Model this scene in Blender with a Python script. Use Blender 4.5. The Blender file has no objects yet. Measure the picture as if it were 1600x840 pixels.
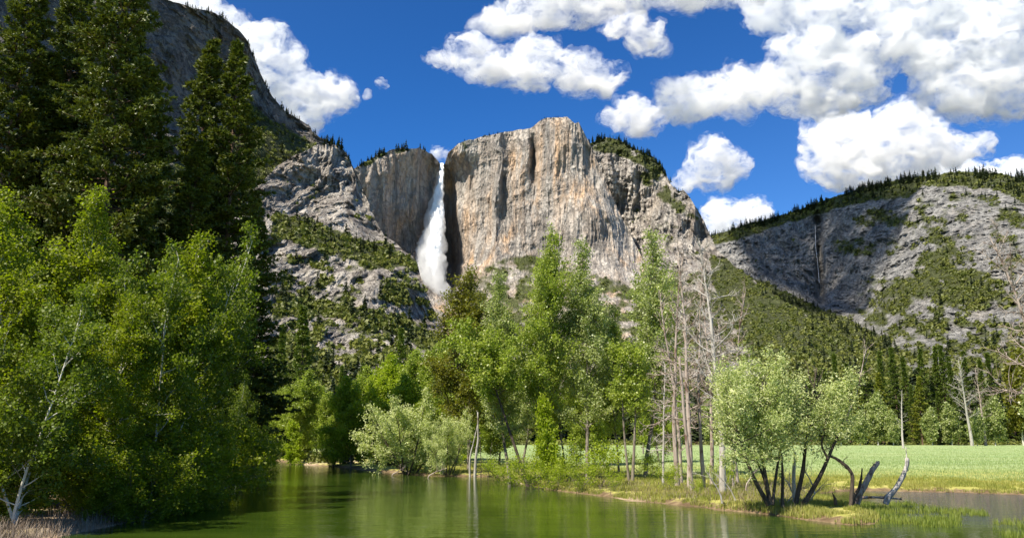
import bpy, math, random
import numpy as np
from mathutils import Vector, Matrix

SC = bpy.context.scene
COL = SC.collection

# ------------------------------------------------------------------ camera, sky, sun, exposure
F_PX, PW, PH = 1386.0, 1600.0, 840.0            # focal length and size of the photograph in its pixels
PITCH = math.atan(262.0 / F_PX)
CAM_Z = 3.8
cam = bpy.data.cameras.new("camera")
cam_ob = bpy.data.objects.new("camera", cam)
COL.objects.link(cam_ob)
cam_ob.location = (0, 0, CAM_Z)
cam_ob.rotation_euler = (math.pi / 2 + PITCH, 0, 0)
cam.sensor_width = 36.0
cam.lens = 36.0 * F_PX / PW
cam.clip_start, cam.clip_end = 0.5, 80000.0
SC.camera = cam_ob

SUN_EL = math.radians(53.0)
SUN_AZ = math.atan2(-0.76, -0.65)               # sun stands to the left and a little behind the camera
SUN = np.array([math.sin(SUN_AZ) * math.cos(SUN_EL), math.cos(SUN_AZ) * math.cos(SUN_EL), math.sin(SUN_EL)])

world = bpy.data.worlds.new("World")
SC.world = world
world.use_nodes = True
wn, wl = world.node_tree.nodes, world.node_tree.links
wn.clear()
sky = wn.new("ShaderNodeTexSky")
sky.sky_type = 'NISHITA'
sky.sun_disc = False
sky.sun_elevation = SUN_EL
sky.sun_rotation = SUN_AZ % (2 * math.pi)
sky.altitude = 1800
sky.air_density = 1.0
sky.dust_density = 0.4
sky.ozone_density = 3.0
# polarising filter of the photograph: deepest blue at a right angle to the sun, plain sky towards it and away from it
geo = wn.new("ShaderNodeTexCoord")
dot = wn.new("ShaderNodeVectorMath"); dot.operation = 'DOT_PRODUCT'; dot.inputs[1].default_value = tuple(SUN)
sq = wn.new("ShaderNodeMath"); sq.operation = 'MULTIPLY'
inv = wn.new("ShaderNodeMath"); inv.operation = 'SUBTRACT'; inv.inputs[0].default_value = 1.0
pw = wn.new("ShaderNodeMath"); pw.operation = 'POWER'; pw.inputs[1].default_value = 2.0
pol = wn.new("ShaderNodeMix"); pol.data_type = 'RGBA'; pol.blend_type = 'MULTIPLY'
pol.inputs[0].default_value = 1.0
pol.inputs[7].default_value = (0.27, 0.58, 0.80, 1)
gam = wn.new("ShaderNodeGamma"); gam.inputs[1].default_value = 1.25
pmix = wn.new("ShaderNodeMix"); pmix.data_type = 'RGBA'
wl.new(geo.outputs['Generated'], dot.inputs[0]); wl.new(dot.outputs['Value'], sq.inputs[0]); wl.new(dot.outputs['Value'], sq.inputs[1])
wl.new(sq.outputs[0], inv.inputs[1]); wl.new(inv.outputs[0], pw.inputs[0]); wl.new(pw.outputs[0], pmix.inputs[0])
bg = wn.new("ShaderNodeBackground"); bg.inputs[1].default_value = 0.085
wo = wn.new("ShaderNodeOutputWorld")
wl.new(sky.outputs[0], pol.inputs[6]); wl.new(pol.outputs[2], gam.inputs[0]); wl.new(sky.outputs[0], pmix.inputs[6]); wl.new(gam.outputs[0], pmix.inputs[7]); wl.new(pmix.outputs[2], bg.inputs[0]); wl.new(bg.outputs[0], wo.inputs[0])

sun = bpy.data.lights.new("sun", 'SUN')
sun.energy = 5.0
sun.angle = math.radians(0.53)
sun.color = (1.0, 0.93, 0.80)
sun_ob = bpy.data.objects.new("sun", sun)
COL.objects.link(sun_ob)
sun_ob.rotation_euler = Vector(SUN).to_track_quat('Z', 'Y').to_euler()

SC.view_settings.view_transform = 'Standard'
SC.view_settings.look = 'None'
SC.view_settings.exposure = 0.85
SC.view_settings.gamma = 1.0
SC.view_settings.use_curve_mapping = False

SC.render.engine = 'CYCLES'
cy = SC.cycles
cy.max_bounces = 12
cy.diffuse_bounces = 3
cy.glossy_bounces = 3
cy.transmission_bounces = 4
cy.volume_bounces = 9
cy.volume_step_rate = 0.14
cy.volume_max_steps = 180
cy.transparent_max_bounces = 24
cy.caustics_reflective = cy.caustics_refractive = False
cy.sample_clamp_indirect = 6.0
cy.use_adaptive_sampling = False
try:
    cy.use_denoising = True
    cy.denoiser = 'OPENIMAGEDENOISE'
    cy.denoising_input_passes = 'RGB_ALBEDO_NORMAL'
    cy.denoising_prefilter = 'ACCURATE'
except Exception:
    pass

# ------------------------------------------------------------------ helpers: camera rays, noise, meshes, materials
CP, SP = math.cos(PITCH), math.sin(PITCH)

def rays(px, py):
    px, py = np.asarray(px, float), np.asarray(py, float)
    x, v = (px - PW / 2) / F_PX, (PH / 2 - py) / F_PX
    x, v = np.broadcast_arrays(x, v)
    return np.stack([x, CP - v * SP, SP + v * CP], -1)

def at(px, py, dist):
    """World point seen in the photograph's pixel at DIST metres ahead."""
    r = rays(px, py)
    p = r * (np.asarray(dist, float) / r[..., 1])[..., None]
    p[..., 2] += CAM_Z
    return p

def ground_at(px, py, z=0.0):
    r = rays(px, py)
    return at(px, py, (z - CAM_Z) / r[..., 2] * r[..., 1])

def _h(ix, iy, iz, seed):
    h = (ix.astype(np.int64) * 374761393 + iy.astype(np.int64) * 668265263 + iz.astype(np.int64) * 2147483647 + seed * 974634777) & 0xFFFFFFFF
    h = ((h ^ (h >> 13)) * 1274126177) & 0xFFFFFFFF
    h = ((h ^ (h >> 16)) * 2246822519) & 0xFFFFFFFF
    return ((h ^ (h >> 15)) & 0xFFFFFF) / float(0xFFFFFF)

def vnoise(p, seed=0):
    i = np.floor(p).astype(np.int64)
    f = p - i
    f = f * f * f * (f * (f * 6 - 15) + 10)
    x, y, z = i[..., 0], i[..., 1], i[..., 2]
    fx, fy, fz = f[..., 0], f[..., 1], f[..., 2]
    def L(a, b, t): return a + (b - a) * t
    c = [_h(x + a, y + b, z + d, seed) for d in (0, 1) for b in (0, 1) for a in (0, 1)]
    return L(L(L(c[0], c[1], fx), L(c[2], c[3], fx), fy), L(L(c[4], c[5], fx), L(c[6], c[7], fx), fy), fz) * 2 - 1

_R = np.array([[0.0, 0.8, 0.6], [-0.8, 0.36, -0.48], [-0.6, -0.48, 0.64]])

def fbm(p, octaves=5, seed=0, gain=0.5, ridged=False, rot=True):
    p = np.array(p, float)
    a, s, n = 1.0, 0.0, 0.0
    for o in range(octaves):
        v = vnoise(p, seed + o)
        if ridged: v = 1 - 2 * np.abs(v) ** 0.8
        s = s + a * v; n += a; a *= gain
        p = (p @ _R.T if rot else p) * 2.03 + 17.3
    return s / n

def sstep(a, b, x):
    t = np.clip((np.asarray(x, float) - a) / (b - a), 0, 1)
    return t * t * (3 - 2 * t)

def sdf(poly, q):
    """Signed distance to a polygon, positive inside."""
    poly = np.asarray(poly, float); q = np.asarray(q, float)
    d = np.full(len(q), 1e18); inside = np.zeros(len(q), bool)
    for a, b in zip(poly, np.roll(poly, -1, 0)):
        e = b - a; w = q - a
        t = np.clip((w @ e) / max(e @ e, 1e-12), 0, 1)
        d = np.minimum(d, ((w - t[:, None] * e) ** 2).sum(1))
        c = (a[1] > q[:, 1]) != (b[1] > q[:, 1])
        with np.errstate(divide='ignore', invalid='ignore'):
            xi = a[0] + (q[:, 1] - a[1]) / (b[1] - a[1]) * e[0]
        inside ^= c & (q[:, 0] < xi)
    d = np.sqrt(d)
    return np.where(inside, d, -d)

def mesh_np(name, verts, faces, mats=(), smooth=False, attrs=None, midx=None):
    """verts (N,3); faces an (M,k) array or a list of such arrays."""
    me = bpy.data.meshes.new(name)
    fs = [f for f in (faces if isinstance(faces, (list, tuple)) else [faces]) if len(f)]
    tot = np.concatenate([np.full(len(f), f.shape[1], np.int32) for f in fs])
    idx = np.concatenate([f.reshape(-1) for f in fs]).astype(np.int32)
    me.vertices.add(len(verts)); me.vertices.foreach_set("co", np.asarray(verts, np.float32).reshape(-1))
    me.loops.add(len(idx)); me.loops.foreach_set("vertex_index", idx)
    me.polygons.add(len(tot))
    me.polygons.foreach_set("loop_start", np.concatenate([[0], np.cumsum(tot)[:-1]]).astype(np.int32))
    me.polygons.foreach_set("use_smooth", np.full(len(tot), bool(smooth)))
    for m in mats: me.materials.append(m)
    if midx is not None: me.polygons.foreach_set("material_index", np.asarray(midx, np.int32))
    for k, v in (attrs or {}).items():
        me.attributes.new(k, 'FLOAT', 'POINT').data.foreach_set("value", np.asarray(v, np.float32).reshape(-1))
    me.update(calc_edges=True)
    return me

def link(name, data, parent=None, **tags):
    o = bpy.data.objects.new(name, data)
    COL.objects.link(o)
    if parent is not None: o.parent = parent
    for k, v in tags.items():
        if v: o[k] = v
    return o

def grid_faces(nr, nc):
    i = np.arange(nr * nc).reshape(nr, nc)
    return np.stack([i[:-1, :-1], i[:-1, 1:], i[1:, 1:], i[1:, :-1]], -1).reshape(-1, 4)

class NT:
    """Small node builder."""
    def __init__(s, name):
        s.m = bpy.data.materials.new(name); s.m.use_nodes = True
        s.t = s.m.node_tree; s.t.nodes.clear()
        s.out = s.n("ShaderNodeOutputMaterial")
    def n(s, kind, **kw):
        nd = s.t.nodes.new(kind)
        for k, v in kw.items(): setattr(nd, k, v)
        return nd
    def put(s, sock, v):
        if isinstance(v, bpy.types.NodeSocket): s.t.links.new(v, sock)
        elif isinstance(v, (tuple, list)): sock.default_value = (*v, 1.0) if len(v) == 3 and sock.type == 'RGBA' else v
        elif v is not None: sock.default_value = v
    def pos(s, scale=(1, 1, 1), attr=None, loc=(0, 0, 0), rot=(0, 0, 0)):
        g = s.n("ShaderNodeTexCoord") if attr == 'object' else s.n("ShaderNodeNewGeometry")
        mp = s.n("ShaderNodeMapping")
        s.put(mp.inputs[0], g.outputs['Object' if attr == 'object' else 'Position'])
        mp.inputs[3].default_value = scale; mp.inputs[1].default_value = loc; mp.inputs[2].default_value = rot
        return mp.outputs[0]
    def noise(s, vec, scale=1.0, detail=5.0, rough=0.55, dist=0.0):
        t = s.n("ShaderNodeTexNoise")
        s.put(t.inputs['Vector'], vec); t.inputs['Scale'].default_value = scale; t.inputs['Detail'].default_value = detail
        t.inputs['Roughness'].default_value = rough; t.inputs['Distortion'].default_value = dist
        return t.outputs[0]
    def voro(s, vec, scale=1.0, feature='F1', rnd=1.0):
        t = s.n("ShaderNodeTexVoronoi", feature=feature)
        s.put(t.inputs['Vector'], vec); t.inputs['Scale'].default_value = scale; t.inputs['Randomness'].default_value = rnd
        return t.outputs[0]
    def ramp(s, fac, stops):
        r = s.n("ShaderNodeValToRGB")
        while len(r.color_ramp.elements) < len(stops): r.color_ramp.elements.new(0.5)
        for e, (p, c) in zip(r.color_ramp.elements, stops):
            e.position = p; e.color = (c, c, c, 1) if isinstance(c, (int, float)) else (*c, 1)
        s.put(r.inputs[0], fac)
        return r.outputs[0]
    def mix(s, fac, a, b, blend='MIX'):
        m = s.n("ShaderNodeMix", data_type='RGBA', blend_type=blend)
        s.put(m.inputs[0], fac); s.put(m.inputs[6], a); s.put(m.inputs[7], b)
        return m.outputs[2]
    def math(s, op, a, b=None, clamp=False):
        m = s.n("ShaderNodeMath", operation=op, use_clamp=clamp)
        s.put(m.inputs[0], a)
        if b is not None: s.put(m.inputs[1], b)
        return m.outputs[0]
    def attr(s, name):
        return s.n("ShaderNodeAttribute", attribute_name=name).outputs['Fac']
    def bump(s, h, strength=0.5, dist=1.0, normal=None):
        b = s.n("ShaderNodeBump"); b.inputs['Strength'].default_value = strength; b.inputs['Distance'].default_value = dist
        s.put(b.inputs['Height'], h)
        if normal is not None: s.put(b.inputs['Normal'], normal)
        return b.outputs[0]
    def principled(s, color, rough=0.9, normal=None, spec=0.3, **kw):
        p = s.n("ShaderNodeBsdfPrincipled")
        s.put(p.inputs['Base Color'], color); s.put(p.inputs['Roughness'], rough); p.inputs['Specular IOR Level'].default_value = spec
        if normal is not None: s.put(p.inputs['Normal'], normal)
        for k, v in kw.items(): s.put(p.inputs[k.replace('_', ' ')], v)
        return p.outputs[0]
    def done(s, surf=None, vol=None):
        if surf is not None: s.put(s.out.inputs[0], surf)
        if vol is not None: s.put(s.out.inputs[1], vol)
        return s.m

def rock_material(name, pale, mid, dark, warm, warm_amt, streak_scale, soil=(0.075, 0.085, 0.03), crack=0.012, vert=1.0, bumpd=12.0, slabs=0.35):
    n = NT(name)
    p = n.pos()
    big = n.noise(p, 0.006, 6, 0.6)
    fine = n.noise(n.pos((0.05, 0.022, 0.03 * vert)), 1.0, 8, 0.65)
    col = n.mix(n.ramp(fine, [(0.3, 0.0), (0.62, 1.0)]), mid, pale)
    col = n.mix(n.math('MULTIPLY', n.ramp(big, [(0.42, 0.0), (0.6, 1.0)]), 0.5), col, mid)
    sl = n.noise(n.pos((0.013, 0.006, 0.0042), loc=(2, 4, 9)), 1.0, 4, 0.55, 0.3)
    col = n.mix(n.math('MULTIPLY', n.ramp(sl, [(0.47, 0.0), (0.60, 1.0)]), slabs), col, tuple(min(1, c * 1.14) for c in pale))
    col = n.mix(n.math('MULTIPLY', n.ramp(sl, [(0.36, 1.0), (0.48, 0.0)]), slabs * 0.6), col, tuple(c * 0.78 for c in mid))
    sv = n.pos((streak_scale, streak_scale, streak_scale * 0.07))
    wm = n.ramp(n.noise(sv, 1.0, 5, 0.6, 0.3), [(0.44, 0.0), (0.66, 1.0)])
    wz = n.ramp(n.noise(n.pos((0.004, 0.004, 0.003), loc=(3, 7, 1)), 1.0, 3), [(0.38, 0.15), (0.6, 1.0)])
    col = n.mix(n.math('MULTIPLY', n.math('MULTIPLY', wm, wz), warm_amt), col, warm)
    ds = n.ramp(n.noise(n.pos((streak_scale * 2.3, streak_scale * 1.2, streak_scale * 0.055), loc=(11, 0, 5)), 1.0, 5, 0.62), [(0.50, 0.0), (0.68, 1.0)])
    col = n.mix(n.math('MULTIPLY', ds, 0.78), col, dark)
    sp = n.ramp(n.noise(n.pos((0.16, 0.06, 0.10)), 1.0, 4, 0.7), [(0.56, 0.0), (0.68, 1.0)])
    col = n.mix(n.math('MULTIPLY', sp, 0.40), col, dark)
    cr = n.ramp(n.voro(n.pos((crack, crack, crack * 0.55)), 1.0, 'DISTANCE_TO_EDGE'), [(0.0, 1.0), (0.045, 0.0)])
    crn = n.ramp(n.noise(p, 0.02, 3), [(0.45, 0.0), (0.6, 1.0)])
    col = n.mix(n.math('MULTIPLY', n.math('MULTIPLY', cr, crn), 0.6), col, dark)
    def lines(sc, loc, w):
        z = n.noise(n.pos(sc, loc=loc), 1.0, 7, 0.6, 0.4)
        return n.ramp(n.math('ABSOLUTE', n.math('SUBTRACT', z, 0.5)), [(0.0, 1.0), (w, 0.0)])
    ln = n.math('MAXIMUM', lines((0.022, 0.010, 0.008 * vert), (5, 1, 2), 0.022), n.math('MULTIPLY', lines((0.05, 0.02, 0.035), (1, 8, 3), 0.03), 0.8))
    col = n.mix(n.math('MULTIPLY', ln, n.ramp(n.noise(p, 0.013, 4), [(0.4, 0.08), (0.6, 0.65)])), col, dark)
    vg = n.attr("veg")
    col = n.mix(vg, col, soil)
    stain_shade = n.attr("stain_shade")
    col = n.mix(stain_shade, col, (0.10, 0.085, 0.075))
    h = n.noise(n.pos((0.06, 0.025, 0.035 * vert)), 1.0, 9, 0.7)
    h2 = n.math('ABSOLUTE', n.math('SUBTRACT', n.noise(n.pos((0.035, 0.015, 0.014 * vert)), 1.0, 7, 0.62), 0.5))
    hh = n.math('ADD', n.math('MULTIPLY', h, 0.7), n.math('MULTIPLY', h2, 2.6))
    nb = n.bump(n.math('SUBTRACT', hh, n.math('MULTIPLY', ln, 0.35)), 1.0, bumpd)
    return n.done(n.principled(col, 0.92, nb, 0.2))
# ------------------------------------------------------------------ ground and water
_riv = [(70, 845), (152, 826), (190, 818), (231, 802), (292, 781), (333, 759), (380, 742), (414, 726), (405, 714), (200, 709), (-300, 707),
        (-300, 700.5), (200, 703), (390, 711), (440, 721), (490, 727), (530, 729), (575, 735), (640, 741), (690, 743.5), (740, 744), (775, 744), (800, 749), (830, 758),
        (870, 766), (920, 772), (1000, 783), (1100, 792), (1180, 801), (1260, 812), (1330, 820), (1366, 818), (1376, 809), (1345, 797), (1312, 788), (1286, 780),
        (1272, 776), (1284, 770), (1330, 766), (1400, 767), (1500, 769), (1600, 772.5), (1750, 780), (2000, 800), (2400, 900)]
RIVER = np.vstack([ground_at([a for a, _ in _riv], [b for _, b in _riv])[:, :2], [[28, 8], [20, -60], [-16, -60], [-11, 8]]])
_c = []                                                    # small coves along the banks
rng = np.random.default_rng(5)
for a, b in zip(RIVER, np.roll(RIVER, -1, 0)):
    k = max(1, int(np.hypot(*(b - a)) / 1.6)) if a[1] > 20 and np.hypot(*(b - a)) < 60 else 1
    for j in range(k):
        q = a + (b - a) * j / k
        _c.append(q + (rng.normal(0, 0.22, 2) if j else 0))
RIVER = np.array(_c)

def land_height(x, y, d=None):
    """Ground height; D is the distance to the water, positive inside it."""
    q = np.stack([x, y], -1)
    if d is None: d = sdf(RIVER, q)
    p3 = np.stack([x, y, 0 * x], -1)
    nb = fbm(p3 / 2.2, 4, 11); nm = fbm(p3 / 14.0, 3, 12)
    land = -d
    bank = 0.26 * sstep(-0.1, 1.1, land + 0.35 * nb) + 0.10 * sstep(0.5, 7, land) + 0.34 * sstep(6, 40, land)
    h = 0.02 + bank + sstep(0.3, 2, land) * (0.07 * nb + 0.10 * nm)
    tongue = np.exp(-(((x - 21.0) / 9) ** 2 + ((y - 42.0) / 7) ** 2))
    h = h - 0.14 * tongue * sstep(0.6, 3, land)
    r = np.hypot(x, y)
    h = h + 10 * sstep(600, 3000, r)
    bed = -0.06 - 1.3 * (1 - np.exp(-d / 4.0))
    return np.where(d > 0, bed, np.maximum(h, 0.03)), d

az = np.radians(np.concatenate([np.linspace(-178, -47, 60), np.linspace(-46, 46, 760), np.linspace(47, 178, 60)]))
rad = np.concatenate([np.linspace(1.5, 24, 14), np.geomspace(25, 420, 420), np.geomspace(440, 9000, 50)])
A, R_ = np.meshgrid(az, rad)
gx, gy = (R_ * np.sin(A)).ravel(), (R_ * np.cos(A)).ravel()
gz, gd = land_height(gx, gy)

n = NT("meadow_ground")
shore = n.attr("shore")
pm = n.noise(n.pos((0.035, 0.09, 0.1)), 1.0, 5, 0.6)
pf = n.noise(n.pos((1.6, 0.5, 1.0)), 1.0, 6, 0.7)
green = n.mix(n.ramp(pm, [(0.36, 0.0), (0.62, 1.0)]), (0.22, 0.32, 0.10), (0.34, 0.39, 0.16))
green = n.mix(n.ramp(pf, [(0.35, 0.0), (0.75, 1.0)]), green, (0.33, 0.41, 0.21))
edge = n.mix(n.ramp(pf, [(0.35, 0.0), (0.65, 1.0)]), (0.29, 0.30, 0.06), (0.44, 0.39, 0.13))
farm = n.ramp(n.math('ADD', n.math('DIVIDE', shore, 44.0), n.math('MULTIPLY', n.math('SUBTRACT', pm, 0.5), 1.2)), [(0.25, 0.0), (0.75, 1.0)])
col = n.mix(farm, edge, green)
soil_n = n.noise(n.pos(), 1.3, 6, 0.65)
soil = n.mix(n.ramp(soil_n, [(0.35, 0.0), (0.65, 1.0)]), (0.10, 0.065, 0.035), (0.25, 0.18, 0.105))
bare = n.ramp(n.math('ADD', n.math('DIVIDE', shore, 1.7), n.math('MULTIPLY', n.math('SUBTRACT', soil_n, 0.5), 1.6)), [(0.30, 1.0), (0.55, 0.0)])
col = n.mix(bare, col, soil)
wood = n.attr("litter")
col = n.mix(wood, col, n.mix(n.ramp(soil_n, [(0.35, 0.0), (0.65, 1.0)]), (0.055, 0.042, 0.022), (0.16, 0.11, 0.06)))
col = n.mix(n.attr("sand"), col, n.mix(n.ramp(pf, [(0.3, 0.0), (0.7, 1.0)]), (0.36, 0.25, 0.16), (0.52, 0.41, 0.30)))
nb = n.bump(n.noise(n.pos((2.5, 2.5, 2.5)), 1.0, 7, 0.7), 0.7, 0.10)
m_ground = n.done(n.principled(col, 0.95, nb, 0.15))

sandspots = [(800, 749, 3.0), (500, 722, 6.0), (60, 815, 5.0), (1010, 773, 1.6), (735, 742, 2.2)]
sand = np.zeros(len(gx))
p3 = np.stack([gx, gy, 0 * gx], -1)
for sx, sy, sr in sandspots:
    c = ground_at(sx, sy, 0.25)
    rr = np.hypot((gx - c[0]) / 1.6, gy - c[1]) / sr
    sand = np.maximum(sand, np.clip(1.3 - rr + 0.5 * fbm(p3 / 1.3, 3, 31), 0, 1))
sand *= np.where(gd > 0, 0.3, 1)
left_bank = sstep(-3, -8, gx - (-0.30 * gy + 2.5)) * (gy > 0) * (gy < 150)
grove = sstep(330, 380, gy)
litter = np.clip(np.maximum(left_bank, grove) - sand, 0, 1)
ground = link("ground", mesh_np("ground", np.stack([gx, gy, gz], -1), grid_faces(len(rad), len(az))[:, ::-1], [m_ground], True,
              {"shore": np.clip(-gd, 0, 100), "sand": sand, "litter": litter}), kind="structure", label="grassy valley floor with sandy river banks and pale green meadow")

# river water: a sheet in the bed, choppy in the shallow pond on the right
n = NT("river_water")
P = n.pos()
def waves(sx, sy, det, loc=(0, 0, 0), rot=0.0): return n.noise(n.pos((sx, sy, 1), loc=loc, rot=(0, 0, rot)), 1.0, det, 0.55)
swell = waves(0.35, 1.0, 3, rot=0.25)
ripple = waves(1.8, 4.5, 3, (4, 2, 0), rot=0.2)
calm = n.ramp(waves(0.05, 0.16, 2, (1, 5, 0)), [(0.40, 0.35), (0.62, 1.0)])
chop = n.attr("chop")
chopw = n.noise(n.pos((0.9, 2.6, 1)), 1.0, 4, 0.6)
hgt = n.math('ADD', n.math('MULTIPLY', swell, 0.030), n.math('MULTIPLY', n.math('MULTIPLY', ripple, calm), 0.011))
hgt = n.math('ADD', hgt, n.math('MULTIPLY', n.math('MULTIPLY', chopw, chop), 0.13))
nb = n.bump(hgt, 1.0, 1.0)
deep = n.mix(n.ramp(waves(0.08, 0.2, 3, (9, 1, 0)), [(0.35, 0.0), (0.65, 1.0)]), (0.023, 0.046, 0.005), (0.048, 0.080, 0.009))
deep = n.mix(chop, deep, (0.028, 0.034, 0.04))
m_water = n.done(n.principled(deep, 0.06, nb, 0.5, IOR=1.33))
wx, wy = np.meshgrid(np.concatenate([np.linspace(-300, -62, 8), np.linspace(-60, 60, 121), np.linspace(64, 300, 8)]), np.concatenate([np.linspace(-60, 20, 8), np.linspace(22, 120, 99), np.linspace(125, 330, 20)]))
pond = ground_at(1560, 778)
chp = sstep(-1.2, 1.4, (wx - 0.40 * wy) - 0.2 + 0.7 * np.sin(wy * 0.7)) * sstep(38, 46, wy + 0.25 * (wx - 15))
link("river_water", mesh_np("river_water", np.stack([wx, wy, 0 * wx], -1).reshape(-1, 3), grid_faces(*wx.shape), [m_water], True, {"chop": chp.ravel()}),
     kind="structure", label="dark green river with rippled reflections of the trees")

# ------------------------------------------------------------------ mountains: relief surfaces with real depth
def tps(ctrl):
    c = np.array(ctrl, float); q = c[:, :2] / 100.0; v = c[:, 2]
    K = np.sqrt(((q[:, None] - q[None]) ** 2).sum(-1) + 0.02)
    Pm = np.hstack([np.ones((len(q), 1)), q])
    M = np.block([[K + 1e-3 * np.eye(len(q)), Pm], [Pm.T, np.zeros((3, 3))]])
    w = np.linalg.solve(M, np.concatenate([v, np.zeros(3)]))
    def f(px, py):
        x = np.stack([px, py], -1) / 100.0
        out = w[len(q)] + x @ w[len(q) + 1:]
        for k in range(len(q)): out = out + w[k] * np.sqrt(((x - q[k]) ** 2).sum(-1) + 0.02)
        return out
    return f

def polymask(px, py, poly, soft):
    q = np.stack([np.ravel(px), np.ravel(py)], -1)
    return sstep(-soft, soft, sdf(poly, q)).reshape(np.shape(px))

class Mountain:
    def __init__(s, name, label, top, bottom, ctrl, mat, x0, x1, dx, rows, noise, veg=(), stain_shade=(), jag=3.0, back=600, seed=0, folds=(), warp=60, ribw=75.0):
        xs = np.arange(x0, x1 + dx / 2, dx)
        top = np.array(top, float); bottom = np.array(bottom, float)
        ty = np.interp(xs, top[:, 0], top[:, 1]); by = np.interp(xs, bottom[:, 0], bottom[:, 1])
        ty = ty + jag * fbm(np.stack([xs / 14.0, 0 * xs, 0 * xs + seed], -1), 5, seed, 0.6)
        t = np.linspace(0, 1, rows) ** 1.15
        s.px = np.repeat(xs[None], rows, 0); s.py = ty[None] + t[:, None] * (by - ty)[None]
        s.xs, s.ty, s.by = xs, ty, by
        D = tps(ctrl)(s.px, s.py)
        base = at(s.px, s.py, D)
        # rock structure: vertical ribs and gullies, blocky ledges, roughness
        rib, block, rough = noise
        warp = np.stack([fbm(base / 160.0, 3, seed + 40), 0 * D, fbm(base / 160.0, 3, seed + 41)], -1) * warp
        q = base + warp
        n1 = fbm(q * np.array([1 / ribw, 1 / (3.5 * ribw), 1 / (7 * ribw)]), 5, seed + 1, 0.6, ridged=True, rot=False)
        n2 = fbm(q / np.array([60.0, 260.0, 85.0]), 5, seed + 2, 0.55, ridged=True)
        n3 = fbm(q / np.array([26.0, 110.0, 40.0]), 5, seed + 3, 0.62, ridged=True)
        vm = np.zeros_like(D)
        for poly, amt, soft in veg: vm = np.maximum(vm, amt * polymask(s.px, s.py, poly, soft))
        vm = np.clip(vm, 0, 1)
        s.vegmask = vm
        D = D - (rib * n1 + block * n2) * (1 - 0.6 * vm) - rough * n3
        for f in folds: D = D + f(s.px, s.py)
        fade = sstep(0.0, 0.04, t)[:, None]
        s.D = D
        s.P = at(s.px, s.py, D)
        vn = fbm(np.stack([s.px / 16.0, s.py / 11.0, 0 * D + seed], -1), 4, seed + 7, 0.6)
        s.veg = np.clip(sstep(-0.25, 0.25, vm * 1.5 - 0.75 + 0.9 * vn), 0, 1)
        wm = np.zeros_like(D)
        for poly, amt, soft in stain_shade: wm = np.maximum(wm, amt * polymask(s.px, s.py, poly, soft))
        # crest rounding and the hidden back of the mountain
        out = s.P[0] - np.array([0, 0, 0])
        away = s.P[0] / np.linalg.norm(s.P[0, :, :2], axis=1)[:, None]; away[:, 2] = 0
        rb = [s.P[0] + away * k * back + np.array([0, 0, -dz]) * np.ones_like(away) for k, dz in ((1.0, 260), (0.45, 70), (0.12, 9), (0.03, 1.0))]
        V = np.concatenate([np.stack(rb), s.P], 0)
        pad = lambda a: np.concatenate([np.repeat(a[:1], 4, 0), a], 0)
        s.ob = link(name, mesh_np(name, V.reshape(-1, 3), grid_faces(V.shape[0], V.shape[1])[:, ::-1], [mat], False,
                    {"veg": pad(s.veg).ravel(), "stain_shade": pad(wm).ravel()}), kind="structure", label=label)
    def sample(s, px, py):
        """World points of the surface seen at these pixels."""
        i = np.clip((px - s.xs[0]) / (s.xs[1] - s.xs[0]), 0, len(s.xs) - 1.001)
        i0 = i.astype(int)
        ty, by = s.ty[i0], s.by[i0]
        t = np.clip((py - ty) / (by - ty), 0, 1) ** (1 / 1.15) * (s.px.shape[0] - 1)
        j0 = np.clip(np.round(t).astype(int), 0, s.px.shape[0] - 1)
        return s.P[j0, i0], s.veg[j0, i0], s.vegmask[j0, i0]

m_wall = rock_material("granite_wall", (0.465, 0.42, 0.37), (0.32, 0.287, 0.255), (0.15, 0.135, 0.125), (0.54, 0.33, 0.17), 1.0, 0.022, vert=0.4, bumpd=8.0, slabs=0.55)
m_rock = rock_material("granite_slabs", (0.52, 0.475, 0.42), (0.315, 0.29, 0.26), (0.10, 0.085, 0.085), (0.34, 0.25, 0.17), 0.45, 0.02, vert=0.7)
m_grey = rock_material("granite_far", (0.335, 0.325, 0.305), (0.205, 0.20, 0.192), (0.085, 0.085, 0.09), (0.38, 0.31, 0.25), 0.35, 0.016)
m_dark = rock_material("granite_shaded", (0.24, 0.225, 0.205), (0.14, 0.13, 0.12), (0.05, 0.048, 0.045), (0.25, 0.19, 0.15), 0.4, 0.02)  # shaded copy of the granite, its shade put into darker colours

slopeA = [(395, 160), (420, 185), (450, 200), (490, 222), (525, 238), (505, 246), (470, 250), (450, 262), (440, 300), (430, 420), (380, 690), (-400, 690), (-400, 400), (0, 330), (200, 290), (330, 230)]
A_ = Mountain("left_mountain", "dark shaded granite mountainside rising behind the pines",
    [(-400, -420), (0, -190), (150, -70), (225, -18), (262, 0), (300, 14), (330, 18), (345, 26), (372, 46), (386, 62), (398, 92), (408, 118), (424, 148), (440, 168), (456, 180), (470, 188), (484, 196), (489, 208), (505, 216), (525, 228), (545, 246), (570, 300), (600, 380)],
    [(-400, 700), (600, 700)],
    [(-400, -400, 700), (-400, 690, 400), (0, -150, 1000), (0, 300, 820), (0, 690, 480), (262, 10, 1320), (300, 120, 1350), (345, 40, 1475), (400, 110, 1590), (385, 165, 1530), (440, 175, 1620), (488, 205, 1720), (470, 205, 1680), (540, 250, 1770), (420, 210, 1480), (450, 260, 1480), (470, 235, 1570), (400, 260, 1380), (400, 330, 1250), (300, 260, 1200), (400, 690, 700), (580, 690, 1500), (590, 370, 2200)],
    m_dark, -400, 600, 2.5, 300, (30, 26, 9), veg=[(slopeA, 1.0, 6), ([(290, 100), (380, 120), (390, 150), (300, 160)], 0.45, 12)], seed=100, back=500)

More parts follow.
